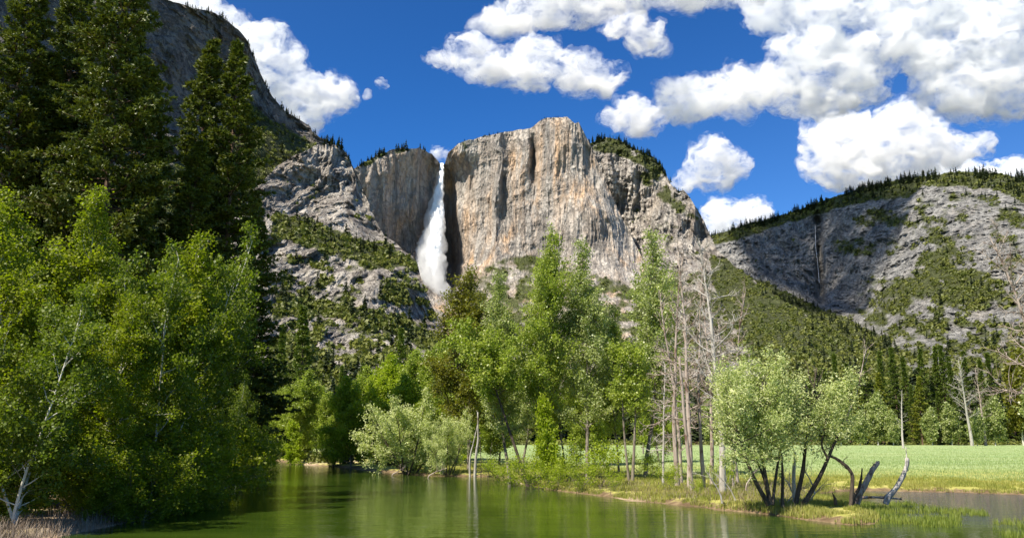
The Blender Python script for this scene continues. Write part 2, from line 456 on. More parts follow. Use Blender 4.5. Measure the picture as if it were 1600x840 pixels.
B_ = Mountain("granite_buttress", "grey granite buttress with shrubby ledges below the waterfall",
    [(360, 330), (405, 290), (430, 262), (452, 246), (475, 236), (495, 226), (512, 224), (530, 230), (542, 238), (547, 254), (556, 275), (565, 292), (575, 315), (588, 345), (600, 368), (625, 385), (645, 402), (652, 412), (657, 432), (664, 452), (672, 472), (684, 495), (696, 516), (706, 550), (730, 600), (780, 660)],
    [(360, 700), (780, 700)],
    [(360, 340, 1155), (430, 262, 1373), (512, 224, 1518), (545, 250, 1538), (500, 300, 1439), (450, 330, 1307), (575, 330, 1485), (598, 370, 1426), (540, 345, 1353), (450, 345, 1254), (600, 375, 1399), (560, 385, 1254), (500, 385, 1175), (450, 390, 1148), (648, 408, 1307), (620, 425, 1188), (560, 430, 1135), (480, 440, 1096), (660, 450, 1228), (650, 500, 1135), (690, 512, 1188), (600, 480, 1056), (500, 480, 1030), (450, 470, 990), (600, 530, 944), (500, 520, 924), (690, 540, 990), (560, 580, 805), (450, 690, 528), (600, 690, 528), (770, 690, 594), (380, 500, 858)],
    m_rock, 360, 780, 1.4, 330, (34, 34, 14),
    veg=[([(425, 330), (470, 338), (520, 355), (560, 372), (610, 383), (650, 404), (655, 412), (620, 420), (580, 424), (545, 408), (500, 392), (470, 380), (425, 372)], 0.95, 9),
         ([(425, 450), (480, 462), (540, 476), (600, 490), (650, 505), (700, 520), (705, 560), (650, 540), (600, 520), (560, 505), (500, 498), (425, 500)], 0.9, 14),
         ([(425, 530), (480, 540), (520, 545), (540, 600), (620, 590), (640, 560), (720, 570), (780, 690), (400, 690)], 0.8, 14),
         ([(440, 240), (545, 235), (590, 350), (430, 330)], 0.20, 10), ([(430, 390), (655, 420), (690, 510), (430, 470)], 0.42, 10), ([(430, 490), (700, 520), (700, 600), (430, 600)], 0.5, 10), ([(590, 430), (640, 425), (640, 470), (600, 475)], 0.7, 8)],
    seed=200, back=350, warp=40, ribw=44.0)

def notch(px, py):                                         # the alcove the fall drops into and the gully beside the main prow
    w = sstep(250, 300, py)
    a = 55 * np.exp(-((px - 703) / 9.0) ** 2) * w
    wv = 2.2 * np.sin(py / 9.0) + 1.3 * np.sin(py / 3.7 + 1)
    g = 40 * np.exp(-((px - (833 + 0.5 * wv)) / 4.2) ** 2) * sstep(200, 240, py) * (1 - sstep(262, 300, py))
    g2 = 15 * np.exp(-((px - (787 + wv + 0.06 * (py - 300))) / 5.0) ** 2) * sstep(215, 260, py) * (1 - sstep(290, 330, py))
    g3 = 14 * np.exp(-((px - (905 + wv + 0.28 * (py - 200))) / 5.0) ** 2) * sstep(205, 240, py) * (1 - sstep(330, 400, py))
    led = -26 * sstep(410, 417, py) * np.exp(-((px - 735) / 50.0) ** 2)
    return a + g + g2 + g3 + led
C_ = Mountain("main_cliff", "tall pale granite cliff wall streaked with orange beside the waterfall",
    [(520, 300), (540, 272), (556, 262), (575, 250), (590, 243), (608, 235), (630, 231), (655, 232), (675, 240), (684, 250), (689, 257), (695, 256), (700, 240), (716, 224), (742, 216), (790, 206), (830, 200), (847, 187), (866, 183), (886, 183), (898, 193), (904, 191), (912, 205), (925, 233), (940, 268), (955, 303), (970, 336), (985, 366), (1000, 395), (1020, 440), (1060, 520)],
    [(520, 700), (1060, 700)],
    [(520, 290, 2700), (560, 265, 2760), (600, 300, 2850), (640, 240, 2900), (640, 330, 2930), (670, 300, 3030), (655, 360, 2990), (688, 262, 3085), (685, 400, 3020), (698, 300, 3090), (700, 420, 3050), (712, 330, 3030), (716, 240, 2990), (760, 216, 2965), (760, 300, 2950), (760, 420, 2870), (840, 200, 2940), (840, 300, 2905), (840, 420, 2830), (890, 190, 2900), (890, 300, 2860), (890, 420, 2770), (915, 215, 2900), (935, 262, 2900), (960, 320, 2890), (985, 370, 2870), (940, 330, 2810), (950, 420, 2720), (1000, 420, 2800), (700, 500, 2700), (620, 420, 2850), (620, 500, 2500), (850, 500, 2450), (1000, 520, 2300), (700, 630, 1800), (1000, 630, 1700), (540, 630, 1900), (540, 700, 1500), (1050, 700, 1300), (800, 700, 1400), (1050, 560, 2200)],
    m_wall, 520, 1060, 1.1, 360, (36, 9, 4),
    veg=[([(550, 262), (600, 236), (640, 230), (640, 236), (600, 244), (560, 270)], 0.6, 3), ([(740, 425), (790, 400), (850, 395), (950, 430), (1050, 470), (1060, 640), (700, 640)], 0.6, 14), ([(720, 220), (745, 214), (750, 226), (725, 236)], 0.5, 4)],
    stain_shade=[([(690, 300), (702, 300), (716, 380), (722, 450), (640, 470), (600, 400), (650, 330)], 0.75, 12), ([(781, 225), (792, 225), (792, 330), (783, 350)], 0.5, 5), ([(828, 215), (840, 215), (838, 300), (832, 300)], 0.5, 5), ([(575, 320), (680, 330), (680, 400), (600, 395)], 0.45, 16)], seed=300, jag=2.2, back=700, folds=(notch,), warp=22, ribw=95.0)  # wet rock by the fall, stain streak, darker left wall, slot's shade painted in

D_ = Mountain("right_cliff", "jagged granite shoulder falling to a forested slope right of the main cliff",
    [(870, 280), (905, 232), (925, 222), (945, 215), (966, 217), (984, 228), (1000, 236), (1018, 245), (1032, 258), (1042, 276), (1050, 291), (1060, 299), (1068, 297), (1078, 308), (1088, 326), (1100, 346), (1110, 368), (1119, 388), (1135, 404), (1160, 424), (1190, 448), (1230, 474), (1280, 504), (1330, 534), (1400, 568), (1500, 610), (1640, 660)],
    [(870, 700), (1640, 700)],
    [(880, 280, 3150), (930, 225, 3220), (960, 330, 3190), (985, 380, 3130), (1000, 330, 3150), (1000, 250, 3140), (1040, 285, 3120), (1040, 330, 3000), (1010, 400, 3000), (1060, 300, 3060), (1080, 330, 2960), (1105, 360, 3000), (1060, 420, 2740), (1110, 420, 2700), (1135, 408, 2760), (1130, 480, 2350), (1190, 452, 2500), (1080, 500, 2250), (1180, 500, 2150), (1230, 478, 2350), (1330, 538, 2000), (1240, 540, 1750), (1150, 560, 1700), (1000, 560, 2600), (1400, 572, 1800), (1500, 612, 1500), (1300, 620, 1150), (1100, 640, 1100), (900, 640, 2500), (900, 695, 2000), (1300, 695, 720), (1640, 695, 800), (1640, 662, 1100)],
    m_rock, 870, 1640, 1.6, 300, (52, 26, 14),
    veg=[([(915, 226), (945, 212), (985, 222), (1030, 250), (1045, 275), (1030, 280), (1000, 258), (960, 240), (925, 236)], 0.75, 5), ([(1000, 262), (1040, 280), (1056, 300), (1090, 340), (1075, 345), (1040, 320), (1005, 290)], 0.6, 7),
         ([(1110, 395), (1140, 408), (1190, 448), (1280, 500), (1400, 565), (1640, 655), (1640, 700), (1150, 700), (1200, 600), (1150, 520), (1110, 440)], 1.0, 8), ([(1000, 420), (1110, 420), (1200, 560), (1150, 700), (870, 700), (900, 560)], 0.55, 20), ([(940, 260), (1100, 370), (1110, 420), (980, 380)], 0.2, 10)],
    seed=400, back=450, warp=25, ribw=50.0)

def cleft(px, py):
    return 120 * np.exp(-((px - (1279 + 0.03 * (py - 350))) / 7.0) ** 2) * sstep(325, 350, py) * (1 - sstep(450, 500, py))
E_ = Mountain("right_mountain", "forest topped grey granite mountain on the right half in cloud shadow",
    [(1060, 395), (1100, 372), (1130, 362), (1160, 352), (1200, 342), (1250, 327), (1300, 308), (1345, 293), (1400, 282), (1440, 276), (1480, 270), (1510, 268), (1545, 270), (1600, 277), (1700, 300), (1850, 345), (2000, 420)],
    [(1060, 700), (2000, 700)],
    [(1070, 400, 4700), (1150, 365, 4500), (1200, 400, 4350), (1280, 345, 4420), (1280, 470, 4050), (1340, 300, 4300), (1340, 400, 4000), (1350, 490, 3700), (1400, 290, 4150), (1400, 400, 3750), (1440, 330, 3750), (1450, 280, 3950), (1500, 275, 3800), (1500, 330, 3450), (1600, 285, 3500), (1600, 350, 3000), (1450, 400, 3400), (1540, 420, 2850), (1400, 470, 3300), (1450, 470, 2900), (1380, 520, 3000), (1500, 520, 2500), (1600, 480, 2400), (1250, 520, 3400), (1300, 560, 2600), (1450, 580, 2100), (1600, 600, 1800), (1100, 600, 2600), (1100, 695, 1400), (1500, 695, 1250), (1990, 695, 1000), (1990, 430, 2200)],
    m_grey, 1060, 2000, 2.0, 280, (52, 34, 17),
    veg=[([(1060, 405), (1130, 356), (1200, 336), (1300, 300), (1400, 274), (1500, 260), (1600, 270), (1850, 340), (1850, 380), (1600, 318), (1560, 300), (1500, 292), (1440, 292), (1420, 310), (1340, 318), (1280, 335), (1200, 358), (1130, 380)], 0.9, 6),
         ([(1290, 330), (1420, 320), (1430, 350), (1400, 360), (1330, 352)], 0.55, 10), ([(1290, 370), (1400, 372), (1420, 395), (1350, 402), (1300, 392)], 0.5, 10),
         ([(1370, 440), (1420, 425), (1450, 370), (1440, 330), (1480, 370), (1510, 400), (1560, 430), (1590, 480), (1500, 490), (1450, 470), (1400, 500), (1350, 530), (1330, 510)], 0.8, 34), ([(1400, 290), (1900, 300), (1900, 500), (1380, 520), (1420, 420)], 0.36, 20),
         ([(1500, 290), (1600, 325), (1600, 345), (1560, 350), (1520, 330)], 0.5, 8), ([(1060, 420), (1200, 440), (1260, 470), (1330, 500), (1390, 530), (1420, 590), (1400, 700), (1060, 700)], 1.0, 8), ([(1380, 480), (1600, 500), (1850, 480), (1850, 700), (1380, 700)], 0.55, 16)],
    seed=500, jag=2.5, back=900, folds=(cleft,), warp=30, ribw=60.0)
# ------------------------------------------------------------------ waterfall
def plume(path, seed, depth_ratio=0.6, n_ring=26, rows=150, jit=0.35, shift=0.0):
    """A closed falling body of water along PATH: (px, py, half width in px, distance)."""
    pt = np.array(path, float)
    s = np.linspace(0, 1, rows)
    pyv = pt[0, 1] + (pt[-1, 1] - pt[0, 1]) * s
    px, hw, D = (np.interp(pyv, pt[:, 1], pt[:, k]) for k in (0, 2, 3))
    c = at(px, pyv, D); w = hw * D / F_PX
    th = np.linspace(0, 2 * np.pi, n_ring, endpoint=False)
    dx, dy = np.cos(th)[None] * w[:, None], np.sin(th)[None] * w[:, None] * depth_ratio
    q = np.stack([c[:, 0, None] + dx, c[:, 1, None] + dy, np.repeat(c[:, 2, None], n_ring, 1)], -1)
    k = 1 + jit * fbm(q / np.array([14.0, 14.0, 40.0]) + seed, 5, seed, 0.62)
    q[..., 0] = c[:, 0, None] + dx * k; q[..., 1] = c[:, 1, None] + dy * k
    f = []
    i = np.arange(rows * n_ring).reshape(rows, n_ring)
    j = np.roll(i, -1, 1)
    f = np.stack([i[:-1], i[1:], j[1:], j[:-1]], -1).reshape(-1, 4)
    V = np.vstack([q.reshape(-1, 3), c[:1], c[-1:]])
    a, b = len(V) - 2, len(V) - 1
    tri = np.vstack([np.stack([np.full(n_ring, a), i[0], j[0]], -1), np.stack([np.full(n_ring, b), j[-1], i[-1]], -1)])
    return V, [f, tri]

n = NT("white_water")
st = n.noise(n.pos((0.10, 0.10, 0.018)), 1.0, 6, 0.65)
m_stream = n.done(n.principled(n.mix(n.ramp(st, [(0.3, 0.0), (0.62, 1.0)]), (0.66, 0.68, 0.71), (0.92, 0.93, 0.94)), 0.8, n.bump(st, 0.8, 6.0), 0.2))
n = NT("fall_mist")
vs = n.n("ShaderNodeVolumeScatter"); vs.inputs[0].default_value = (1, 1, 1, 1); vs.inputs[1].default_value = 0.050; vs.inputs[2].default_value = 0.1
m_mist = n.done(None, vs.outputs[0])
fall = link("waterfall", None, label="tall white waterfall plunging down the cliff into mist", category="waterfall")
fall.location = at(676, 470, 2890)
bpy.context.view_layer.update()
def fall_part(name, V, F, mat):
    V = V - np.array(fall.location)
    return link(name, mesh_np(name, V, F, [mat], True), fall)
core = [(690.5, 255, 2.4, 3078), (690, 262, 3.2, 3040), (687.5, 285, 4.2, 3005), (684, 320, 8.5, 2975), (681, 355, 11, 2948), (678, 385, 12, 2922), (677, 405, 10, 2912), (677, 420, 5, 2905), (678, 430, 1.5, 2900)]
mist = [(690.5, 256, 2.8, 3070), (689, 270, 5, 3025), (686.5, 290, 8, 3000), (683, 310, 11, 2980), (679.5, 345, 15, 2952), (676, 375, 20, 2930), (674, 400, 22, 2912), (674, 425, 23, 2898), (678, 450, 24, 2885), (684, 480, 25, 2870), (690, 505, 22, 2860)]
V, F = plume(core, 61, 0.5, 40, 220, 0.85); fall_part("stream", V, F, m_stream)
V, F = plume(mist, 66, 0.5, 40, 150, 0.62); fall_part("mist", V, F, m_mist)
V, F = plume([(1277.5, 348, 0.12, 4300), (1278, 380, 0.2, 4225), (1281, 405, 0.15, 4165), (1283, 425, 0.18, 4125), (1284, 440, 0.2, 4090)], 71, 0.5, 10, 60, 0.7)
V[:, 1] += 35
link("thin_waterfall", mesh_np("thin_waterfall", V, F, [m_stream], True), label="thin thread of a waterfall in the shaded far cliff", category="waterfall")

# ------------------------------------------------------------------ clouds: closed bodies of water droplets on one level high above the valley
n = NT("cloud_droplets")
nz = n.noise(n.pos((1 / 190.0, 1 / 190.0, 1 / 130.0)), 1.0, 9, 0.76, 0.6)
den = n.math('MULTIPLY', n.ramp(nz, [(0.475, 0.0), (0.62, 1.0)]), 0.021)
vs = n.n("ShaderNodeVolumeScatter"); vs.inputs[0].default_value = (1, 1, 1, 1); n.put(vs.inputs[1], den); vs.inputs[2].default_value = 0.0
m_cloud = n.done(None, vs.outputs[0])
n = NT("cloud_veil")
nz = n.noise(n.pos((1 / 110.0, 1 / 110.0, 1 / 80.0), loc=(3, 1, 2)), 1.0, 8, 0.74, 0.8)
vs = n.n("ShaderNodeVolumeScatter"); vs.inputs[0].default_value = (1, 1, 1, 1); n.put(vs.inputs[1], n.math('MULTIPLY', n.ramp(nz, [(0.51, 0.0), (0.64, 1.0)]), 0.006)); vs.inputs[2].default_value = 0.0
m_veil = n.done(None, vs.outputs[0])

def ico(sub):
    import bmesh
    b = bmesh.new(); bmesh.ops.create_icosphere(b, subdivisions=sub, radius=1.0)
    v = np.array([x.co[:] for x in b.verts]); f = np.array([[l.index for l in x.verts] for x in b.faces]); b.free()
    return v, f
ICO1, ICO2 = ico(1), ico(2)

def remesh(me, voxel):
    o = bpy.data.objects.new("remesh_source", me); COL.objects.link(o)
    md = o.modifiers.new("r", 'REMESH'); md.mode = 'VOXEL'; md.voxel_size = voxel
    dg = bpy.context.evaluated_depsgraph_get()
    out = bpy.data.meshes.new_from_object(o.evaluated_get(dg))
    bpy.data.objects.remove(o); bpy.data.meshes.remove(me)
    return out

def vn_of(me):
    c = np.zeros(len(me.vertices) * 3, np.float32); me.vertices.foreach_get("co", c)
    k = np.zeros(len(me.vertices) * 3, np.float32); me.vertex_normals.foreach_get("vector", k)
    return c.reshape(-1, 3).astype(float), k.reshape(-1, 3).astype(float)

def cloud(name, label, poly, seed, base=2500.0, dist=None, puffs=130, rmax=22, rmin=4, flat=0.55, amp=1.0, world_pts=None, group=None, dens=None):
    r = np.random.default_rng(seed)
    poly = np.array(poly, float)
    lo, hi = poly.min(0), poly.max(0)
    el = (682 - (lo[1] * 0.4 + hi[1] * 0.6)) / F_PX
    D = dist or min(base / max(el, 0.14), 13000)
    mpp = D / F_PX
    pts = []
    while len(pts) < puffs:
        q = lo + (hi - lo) * r.random((400, 2))
        d = sdf(poly, q)
        for (x, y), dd in zip(q, d):
            if dd > rmin * 0.8 and (dd < rmax * 1.3 or r.random() < 0.35): pts.append((x, y, min(rmax, max(rmin, dd * r.uniform(0.8, 1.1) + 2.5)), dd))
    pts = np.array(pts[:puffs])
    depth = r.uniform(-1, 1, len(pts)) * np.minimum(pts[:, 3] * 0.9, rmax * 1.2) * mpp
    c = at(pts[:, 0], pts[:, 1], D + depth)
    rad = pts[:, 2] * mpp
    v, f = ICO2
    V = (c[:, None] + v[None] * rad[:, None, None] * np.array([1.0, 1.0, 0.92])).reshape(-1, 3)
    Fc = (f[None] + (np.arange(len(c)) * len(v))[:, None, None]).reshape(-1, 3)
    me = remesh(mesh_np("cloud_body", V, Fc), 3.2 * mpp)
    co, nn = vn_of(me)
    q = co / mpp
    dsp = 0
    for sc, am in ((30, 9.0), (14, 9.0), (6.5, 5.0), (3.2, 2.2)):
        w = fbm(q / sc + seed, 2, seed + int(sc))
        dsp = dsp + am * ((1 - 2.2 * np.abs(w)) if sc < 25 else w * 1.6)
    up = 0.75 + 0.25 * sstep(-0.5, 0.3, nn[:, 2])
    co = co + nn * (dsp * amp * up * mpp)[:, None]
    me.vertices.foreach_set("co", co.astype(np.float32).reshape(-1)); me.update()
    me = remesh(me, 1.9 * mpp)
    me.name = name; me.materials.clear(); me.materials.append(m_cloud)
    o = link(name, me, label=label, category="cloud", group=group or "white clouds over the valley")
    if rmax > 8:                                                 # torn thin edge of the cloud
        co, nn = vn_of(me)
        co = co + nn * ((3.0 + 5.0 * fbm(co / mpp / 11.0, 3, seed + 9) + 3.0 * fbm(co / mpp / 4.0, 2, seed + 5)) * mpp)[:, None]
        veil = me.copy(); veil.vertices.foreach_set("co", co.astype(np.float32).reshape(-1)); veil.update()
        veil = remesh(veil, 2.6 * mpp); veil.name = "veil"; veil.materials.clear(); veil.materials.append(m_veil)
        link("veil", veil, o)
    return o
CL = [
 ("white cloud bank trailing along the edge of the left mountain", [(225, -40), (320, -25), (345, 15), (380, 22), (400, 45), (440, 52), (465, 85), (478, 110), (500, 125), (525, 116), (540, 130), (551, 155), (530, 178), (505, 190), (485, 205), (430, 190), (380, 120), (330, 60), (240, 30)], 1, dict(puffs=300)),
 ("small ragged white cloud with a pointed tip, just right above the waterfall cliff", [(656, 84), (690, 78), (700, 66), (720, 60), (750, 62), (775, 78), (800, 85), (830, 100), (852, 118), (850, 138), (800, 138), (765, 128), (735, 118), (715, 105), (690, 98), (662, 96)], 2, dict(puffs=170, rmax=17, rmin=3)),
 ("slanting white cloud touching the ragged one above the cliff", [(815, 62), (865, 62), (880, 82), (930, 84), (955, 102), (972, 128), (955, 142), (910, 140), (875, 136), (860, 112), (835, 96), (812, 88)], 3, dict(puffs=160, rmax=17, rmin=3)),
 ("long white cloud band reaching in from the top edge", [(718, 42), (760, 30), (790, 18), (805, -5), (830, -40), (1200, -60), (1190, 5), (1130, 6), (1080, 14), (1030, 8), (985, 16), (940, 26), (900, 40), (860, 38), (830, 48), (800, 58), (755, 52)], 4, dict(puffs=300)),
 ("small curved white cloud under the long band", [(930, 38), (955, 30), (990, 30), (1015, 45), (1036, 58), (1038, 80), (1000, 78), (975, 60), (950, 58)], 5, dict(puffs=60, rmax=15, rmin=4)),
 ("white cloud with ragged lower edge hanging just right of the cliff summit", [(930, 182), (955, 168), (970, 152), (1000, 152), (1018, 172), (1050, 185), (1030, 195), (1015, 216), (990, 212), (965, 198)], 6, dict(puffs=70, rmax=18, rmin=4)),
 ("huge broken white cloud covering the upper right sky", [(1030, 150), (1045, 125), (1080, 128), (1125, 120), (1135, 108), (1190, 108), (1210, 85), (1222, 50), (1170, 40), (1160, -10), (1180, -70), (1720, -70), (1720, 160), (1640, 175), (1560, 190), (1500, 185), (1450, 180), (1425, 150), (1432, 118), (1395, 100), (1375, 125), (1390, 155), (1330, 168), (1275, 190), (1235, 175), (1180, 165), (1175, 190), (1120, 175), (1070, 195), (1040, 180)], 7, dict(puffs=900, rmax=24)),
 ("heaped white cloud with a long tail resting above the right mountain", [(1250, 255), (1258, 225), (1262, 195), (1300, 185), (1335, 182), (1360, 190), (1395, 166), (1430, 172), (1465, 190), (1480, 212), (1530, 210), (1572, 228), (1530, 240), (1490, 262), (1440, 272), (1400, 285), (1330, 295), (1300, 285), (1270, 272)], 8, dict(puffs=330, rmax=24)),
 ("lone small white cloud between the cliff and the right mountain", [(1056, 288), (1078, 270), (1074, 256), (1088, 252), (1090, 234), (1104, 222), (1122, 226), (1136, 244), (1152, 250), (1173, 266), (1150, 276), (1130, 291), (1106, 292), (1090, 281), (1070, 290)], 9, dict(puffs=110, rmax=16, rmin=2.5)),
 ("low white cloud peeping out behind the left end of the right mountain", [(1095, 370), (1105, 335), (1125, 322), (1150, 326), (1185, 326), (1208, 334), (1215, 380)], 10, dict(puffs=110, rmax=16, rmin=3)),
 ("white cloud top just showing over the ridge of the right mountain", [(1400, 285), (1430, 268), (1480, 256), (1520, 262), (1570, 258), (1600, 266), (1640, 290), (1500, 310)], 11, dict(puffs=70, rmax=20, rmin=5, dist=11500)),
 ("tiny white cloud wisp behind the lip of the waterfall", [(668, 232), (680, 226), (700, 236), (704, 250), (690, 252), (676, 244)], 12, dict(puffs=24, rmax=7, rmin=3, amp=0.6)),
 ("faint cloud scrap floating just off the tip of the left cloud bank", [(566, 150), (572, 140), (580, 138), (578, 150), (570, 158)], 13, dict(puffs=10, rmax=4, rmin=2, amp=0.5)),
 ("faint cloud scrap higher beside the left cloud bank", [(584, 128), (592, 124), (604, 134), (602, 140), (592, 134)], 14, dict(puffs=10, rmax=4, rmin=2, amp=0.5)),
]
for lab, poly, sd, kw in CL:
    cloud("cloud", lab, poly, 900 + sd, **kw)

# the cloud overhead whose shadow lies on the far right mountain
tgt = at(np.array([1130, 1200, 1290, 1400, 1450, 1425, 1390, 1340, 1290, 1230, 1160]), np.array([330, 308, 278, 245, 262, 350, 400, 440, 500, 480, 420]), np.array([4650, 4550, 4550, 4350, 4050, 3800, 3700, 3650, 3650, 3900, 4300]))
def overhead_cloud():
    r = np.random.default_rng(77)
    cz = 2700.0
    foot = tgt + SUN * ((cz - tgt[:, 2]) / SUN[2])[:, None]
    poly = foot[:, :2]
    lo, hi = poly.min(0), poly.max(0)
    c, rad = [], []
    while len(c) < 150:
        q = lo + (hi - lo) * r.random((300, 2)); d = sdf(poly, q)
        for p, dd in zip(q, d):
            if dd > 25: c.append((p[0], p[1], cz + r.uniform(-120, 200))); rad.append(min(170, max(30, dd)))
    c, rad = np.array(c[:150]), np.array(rad[:150])
    v, f = ICO2
    V = (c[:, None] + v[None] * rad[:, None, None] * np.array([1, 1, 0.8])).reshape(-1, 3)
    me = remesh(mesh_np("cloud_body", V, (f[None] + (np.arange(len(c)) * len(v))[:, None, None]).reshape(-1, 3)), 26)
    co, nn = vn_of(me)
    co += nn * (40 * fbm(co / 160.0, 4, 5))[:, None]
    me.vertices.foreach_set("co", co.astype(np.float32).reshape(-1)); me.update()
    me = remesh(me, 22); me.materials.clear(); me.materials.append(m_cloud)
    link("cloud", me, label="broad cloud overhead that shades the far right mountain", category="cloud", group="white clouds over the valley")
overhead_cloud()

# ------------------------------------------------------------------ shrubs and conifers on the mountainsides
def leaf_mat(name, cols, trans=0.35, rough=0.55, tcol=None, island=False, spec=0.35, scale=0.35):
    n = NT(name)
    if island:
        rnd = n.n("ShaderNodeNewGeometry").outputs['Random Per Island']
    else:
        rnd = n.attr("tint")
    cl = n.noise(n.pos((scale, scale, scale), 'object'), 1.0, 2)
    k = n.math('ADD', n.math('MULTIPLY', rnd, 0.55), n.math('MULTIPLY', n.ramp(cl, [(0.3, 0.0), (0.7, 1.0)]), 0.45))
    c = n.ramp(k, [(i / (len(cols) - 1), cc) for i, cc in enumerate(cols)])
    pr = n.principled(c, rough, None, spec)
    if trans <= 0: return n.done(pr)
    t = n.n("ShaderNodeBsdfTranslucent")
    n.put(t.inputs[0], n.mix(1.0, c, tcol or (1.15, 1.35, 0.55), 'MULTIPLY'))
    ms = n.n("ShaderNodeMixShader"); ms.inputs[0].default_value = trans
    n.put(ms.inputs[1], pr); n.put(ms.inputs[2], t.outputs[0])
    return n.done(ms.outputs[0])

m_shrub = leaf_mat("shrub_leaves", [(0.065, 0.088, 0.016), (0.125, 0.14, 0.024), (0.19, 0.195, 0.038)], 0.2, scale=0.01)
m_farcon = leaf_mat("far_needles", [(0.020, 0.032, 0.013), (0.036, 0.052, 0.018), (0.058, 0.075, 0.024)], 0.1, scale=0.01)

def card_quads(c, u, v):
    """Leaf-shaped quads from centres and half-axis vectors."""
    q = np.stack([c - u, c - 0.15 * u + v, c + u, c - 0.15 * u - v], 1)
    return q.reshape(-1, 3), np.arange(len(c) * 4).reshape(-1, 4)

def unit(a): return a / np.maximum(np.linalg.norm(a, axis=-1, keepdims=True), 1e-9)

def shrub_tmpl(seed, k=30, q=1.0):
    r = np.random.default_rng(seed)
    d = unit(r.normal(size=(k, 3)) * [1, 1, 0.9] + [0, 0, 0.35])
    c = d * r.uniform(0.55, 1.0, (k, 1)) * [1, 1, 0.85]
    nrm = unit(d + 0.7 * r.normal(size=(k, 3)))
    u = unit(np.cross(nrm, r.normal(size=(k, 3)))); v = np.cross(nrm, u)
    s = r.uniform(0.28, 0.5, (k, 1)) * q
    return card_quads(c, u * s, v * s * 0.75)

def far_conifer_tmpl(seed, k=70):
    r = np.random.default_rng(seed)
    h = np.sort(r.random(k)) ** 0.85
    a = r.random(k) * 6.283
    rr = 0.17 * (1 - h) ** 0.8 * r.uniform(0.6, 1.15, k) + 0.012
    out = np.stack([np.cos(a), np.sin(a), 0 * a], -1)
    c = out * (rr * 0.55)[:, None]; c[:, 2] = 0.05 + 0.93 * h
    u = unit(out + np.array([0, 0, -0.35])) * (rr * 0.75 + 0.02)[:, None]
    sd = np.stack([-np.sin(a), np.cos(a), 0 * a], -1)
    v = unit(sd + 0.5 * r.normal(size=(k, 3))) * (rr * 0.5 + 0.018)[:, None]
    vv, ff = card_quads(c, u, v)
    tr = np.array([[-.012, 0, 0], [.012, 0, 0], [0, 0, 1.0], [0, -.012, 0], [0, .012, 0]])
    vv = np.vstack([vv, tr]); b = len(vv) - 5
    return vv, np.vstack([ff, [[b, b + 1, b + 2, b + 2], [b + 3, b + 4, b + 2, b + 2]]])[:len(ff)]

SHR = [shrub_tmpl(i) for i in range(6)]
CON = [far_conifer_tmpl(i + 20) for i in range(6)]

def scatter(name, label, tmpls, P, size, mat, seed, squash=None):
    r = np.random.default_rng(seed)
    which = r.integers(0, len(tmpls), len(P)); VV, FF, TT, off = [], [], [], 0
    for k, (tv, tf) in enumerate(tmpls):
        m = which == k
        if not m.any(): continue
        p, s = P[m], size[m]
        a = r.random(len(p)) * 6.283; ca, sa = np.cos(a), np.sin(a)
        x = tv[None, :, 0] * ca[:, None] - tv[None, :, 1] * sa[:, None]
        y = tv[None, :, 0] * sa[:, None] + tv[None, :, 1] * ca[:, None]
        z = np.repeat(tv[None, :, 2], len(p), 0)
        v = np.stack([x, y, z], -1) * s[:, None, None] + p[:, None]
        VV.append(v.reshape(-1, 3)); FF.append((tf[None] + (np.arange(len(p)) * len(tv))[:, None, None]).reshape(-1, 4) + off)
        TT.append(np.repeat(r.random(len(p)), len(tv))); off += len(p) * len(tv)
    return link(name, mesh_np(name, np.vstack(VV), np.vstack(FF), [mat], False, {"tint": np.concatenate(TT)}), kind="stuff", label=label)

def slope_plants(mt, shrub_n, con_n, seed, size=(3.0, 6.5), ch=(12, 26), poly_con=None, thr=0.35, base=0.06):
    r = np.random.default_rng(seed)
    def pick(nw, key):
        px = r.uniform(mt.xs[0], mt.xs[-1], nw); i0 = np.clip(((px - mt.xs[0]) / (mt.xs[1] - mt.xs[0])).astype(int), 0, len(mt.xs) - 1)
        py = mt.ty[i0] + (np.minimum(mt.by[i0], 695) - mt.ty[i0]) * r.random(nw)
        ok = (px > -60) & (px < 1660)
        p, vg, vm = mt.sample(px, py)
        nz = fbm(np.stack([px / 9, py / 7, 0 * px + seed], -1), 3, seed + key)
        return px[ok], py[ok], p[ok], vg[ok], vm[ok], nz[ok]
    px, py, p, vg, vm, nz = pick(shrub_n * 6, 1)
    k = (r.random(len(px)) < np.clip(vg * 1.1 + base * (nz > 0.25), 0, 1)) & (vg + 0.4 * nz > thr - 0.35 * (r.random(len(px)) < base))
    idx = np.flatnonzero(k)[:shrub_n]
    S = (p[idx], r.uniform(*size, len(idx)) * r.choice([0.7, 1.0, 1.3], len(idx)))
    px, py, p, vg, vm, nz = pick(con_n * 8, 2)
    k = (vg > 0.5) & (nz > -0.25)
    if poly_con is not None:
        w = np.zeros(len(px))
        for poly, dens in poly_con: w = np.maximum(w, dens * (sdf(poly, np.stack([px, py], -1)) > 0))
        k = k & (r.random(len(px)) < w)
    idx = np.flatnonzero(k)[:con_n]
    return S, (p[idx], r.uniform(*ch, len(idx)) * r.choice([0.6, 1.0, 1.0, 1.2], len(idx)))

def ridge(mt, x0, x1, nn, seed, h, down=5):
    r = np.random.default_rng(seed)
    px = np.sort(r.uniform(x0, x1, nn)); keep = fbm(np.stack([px / 18, 0 * px, 0 * px + seed], -1), 3, seed) > -0.2
    px = px[keep]
    i0 = np.clip(((px - mt.xs[0]) / (mt.xs[1] - mt.xs[0])).astype(int), 0, len(mt.xs) - 1)
    p, _, _ = mt.sample(px, mt.ty[i0] + r.uniform(0, down, len(px)))
    return p, r.uniform(*h, len(px)) * r.choice([0.5, 0.8, 1.0, 1.15], len(px))

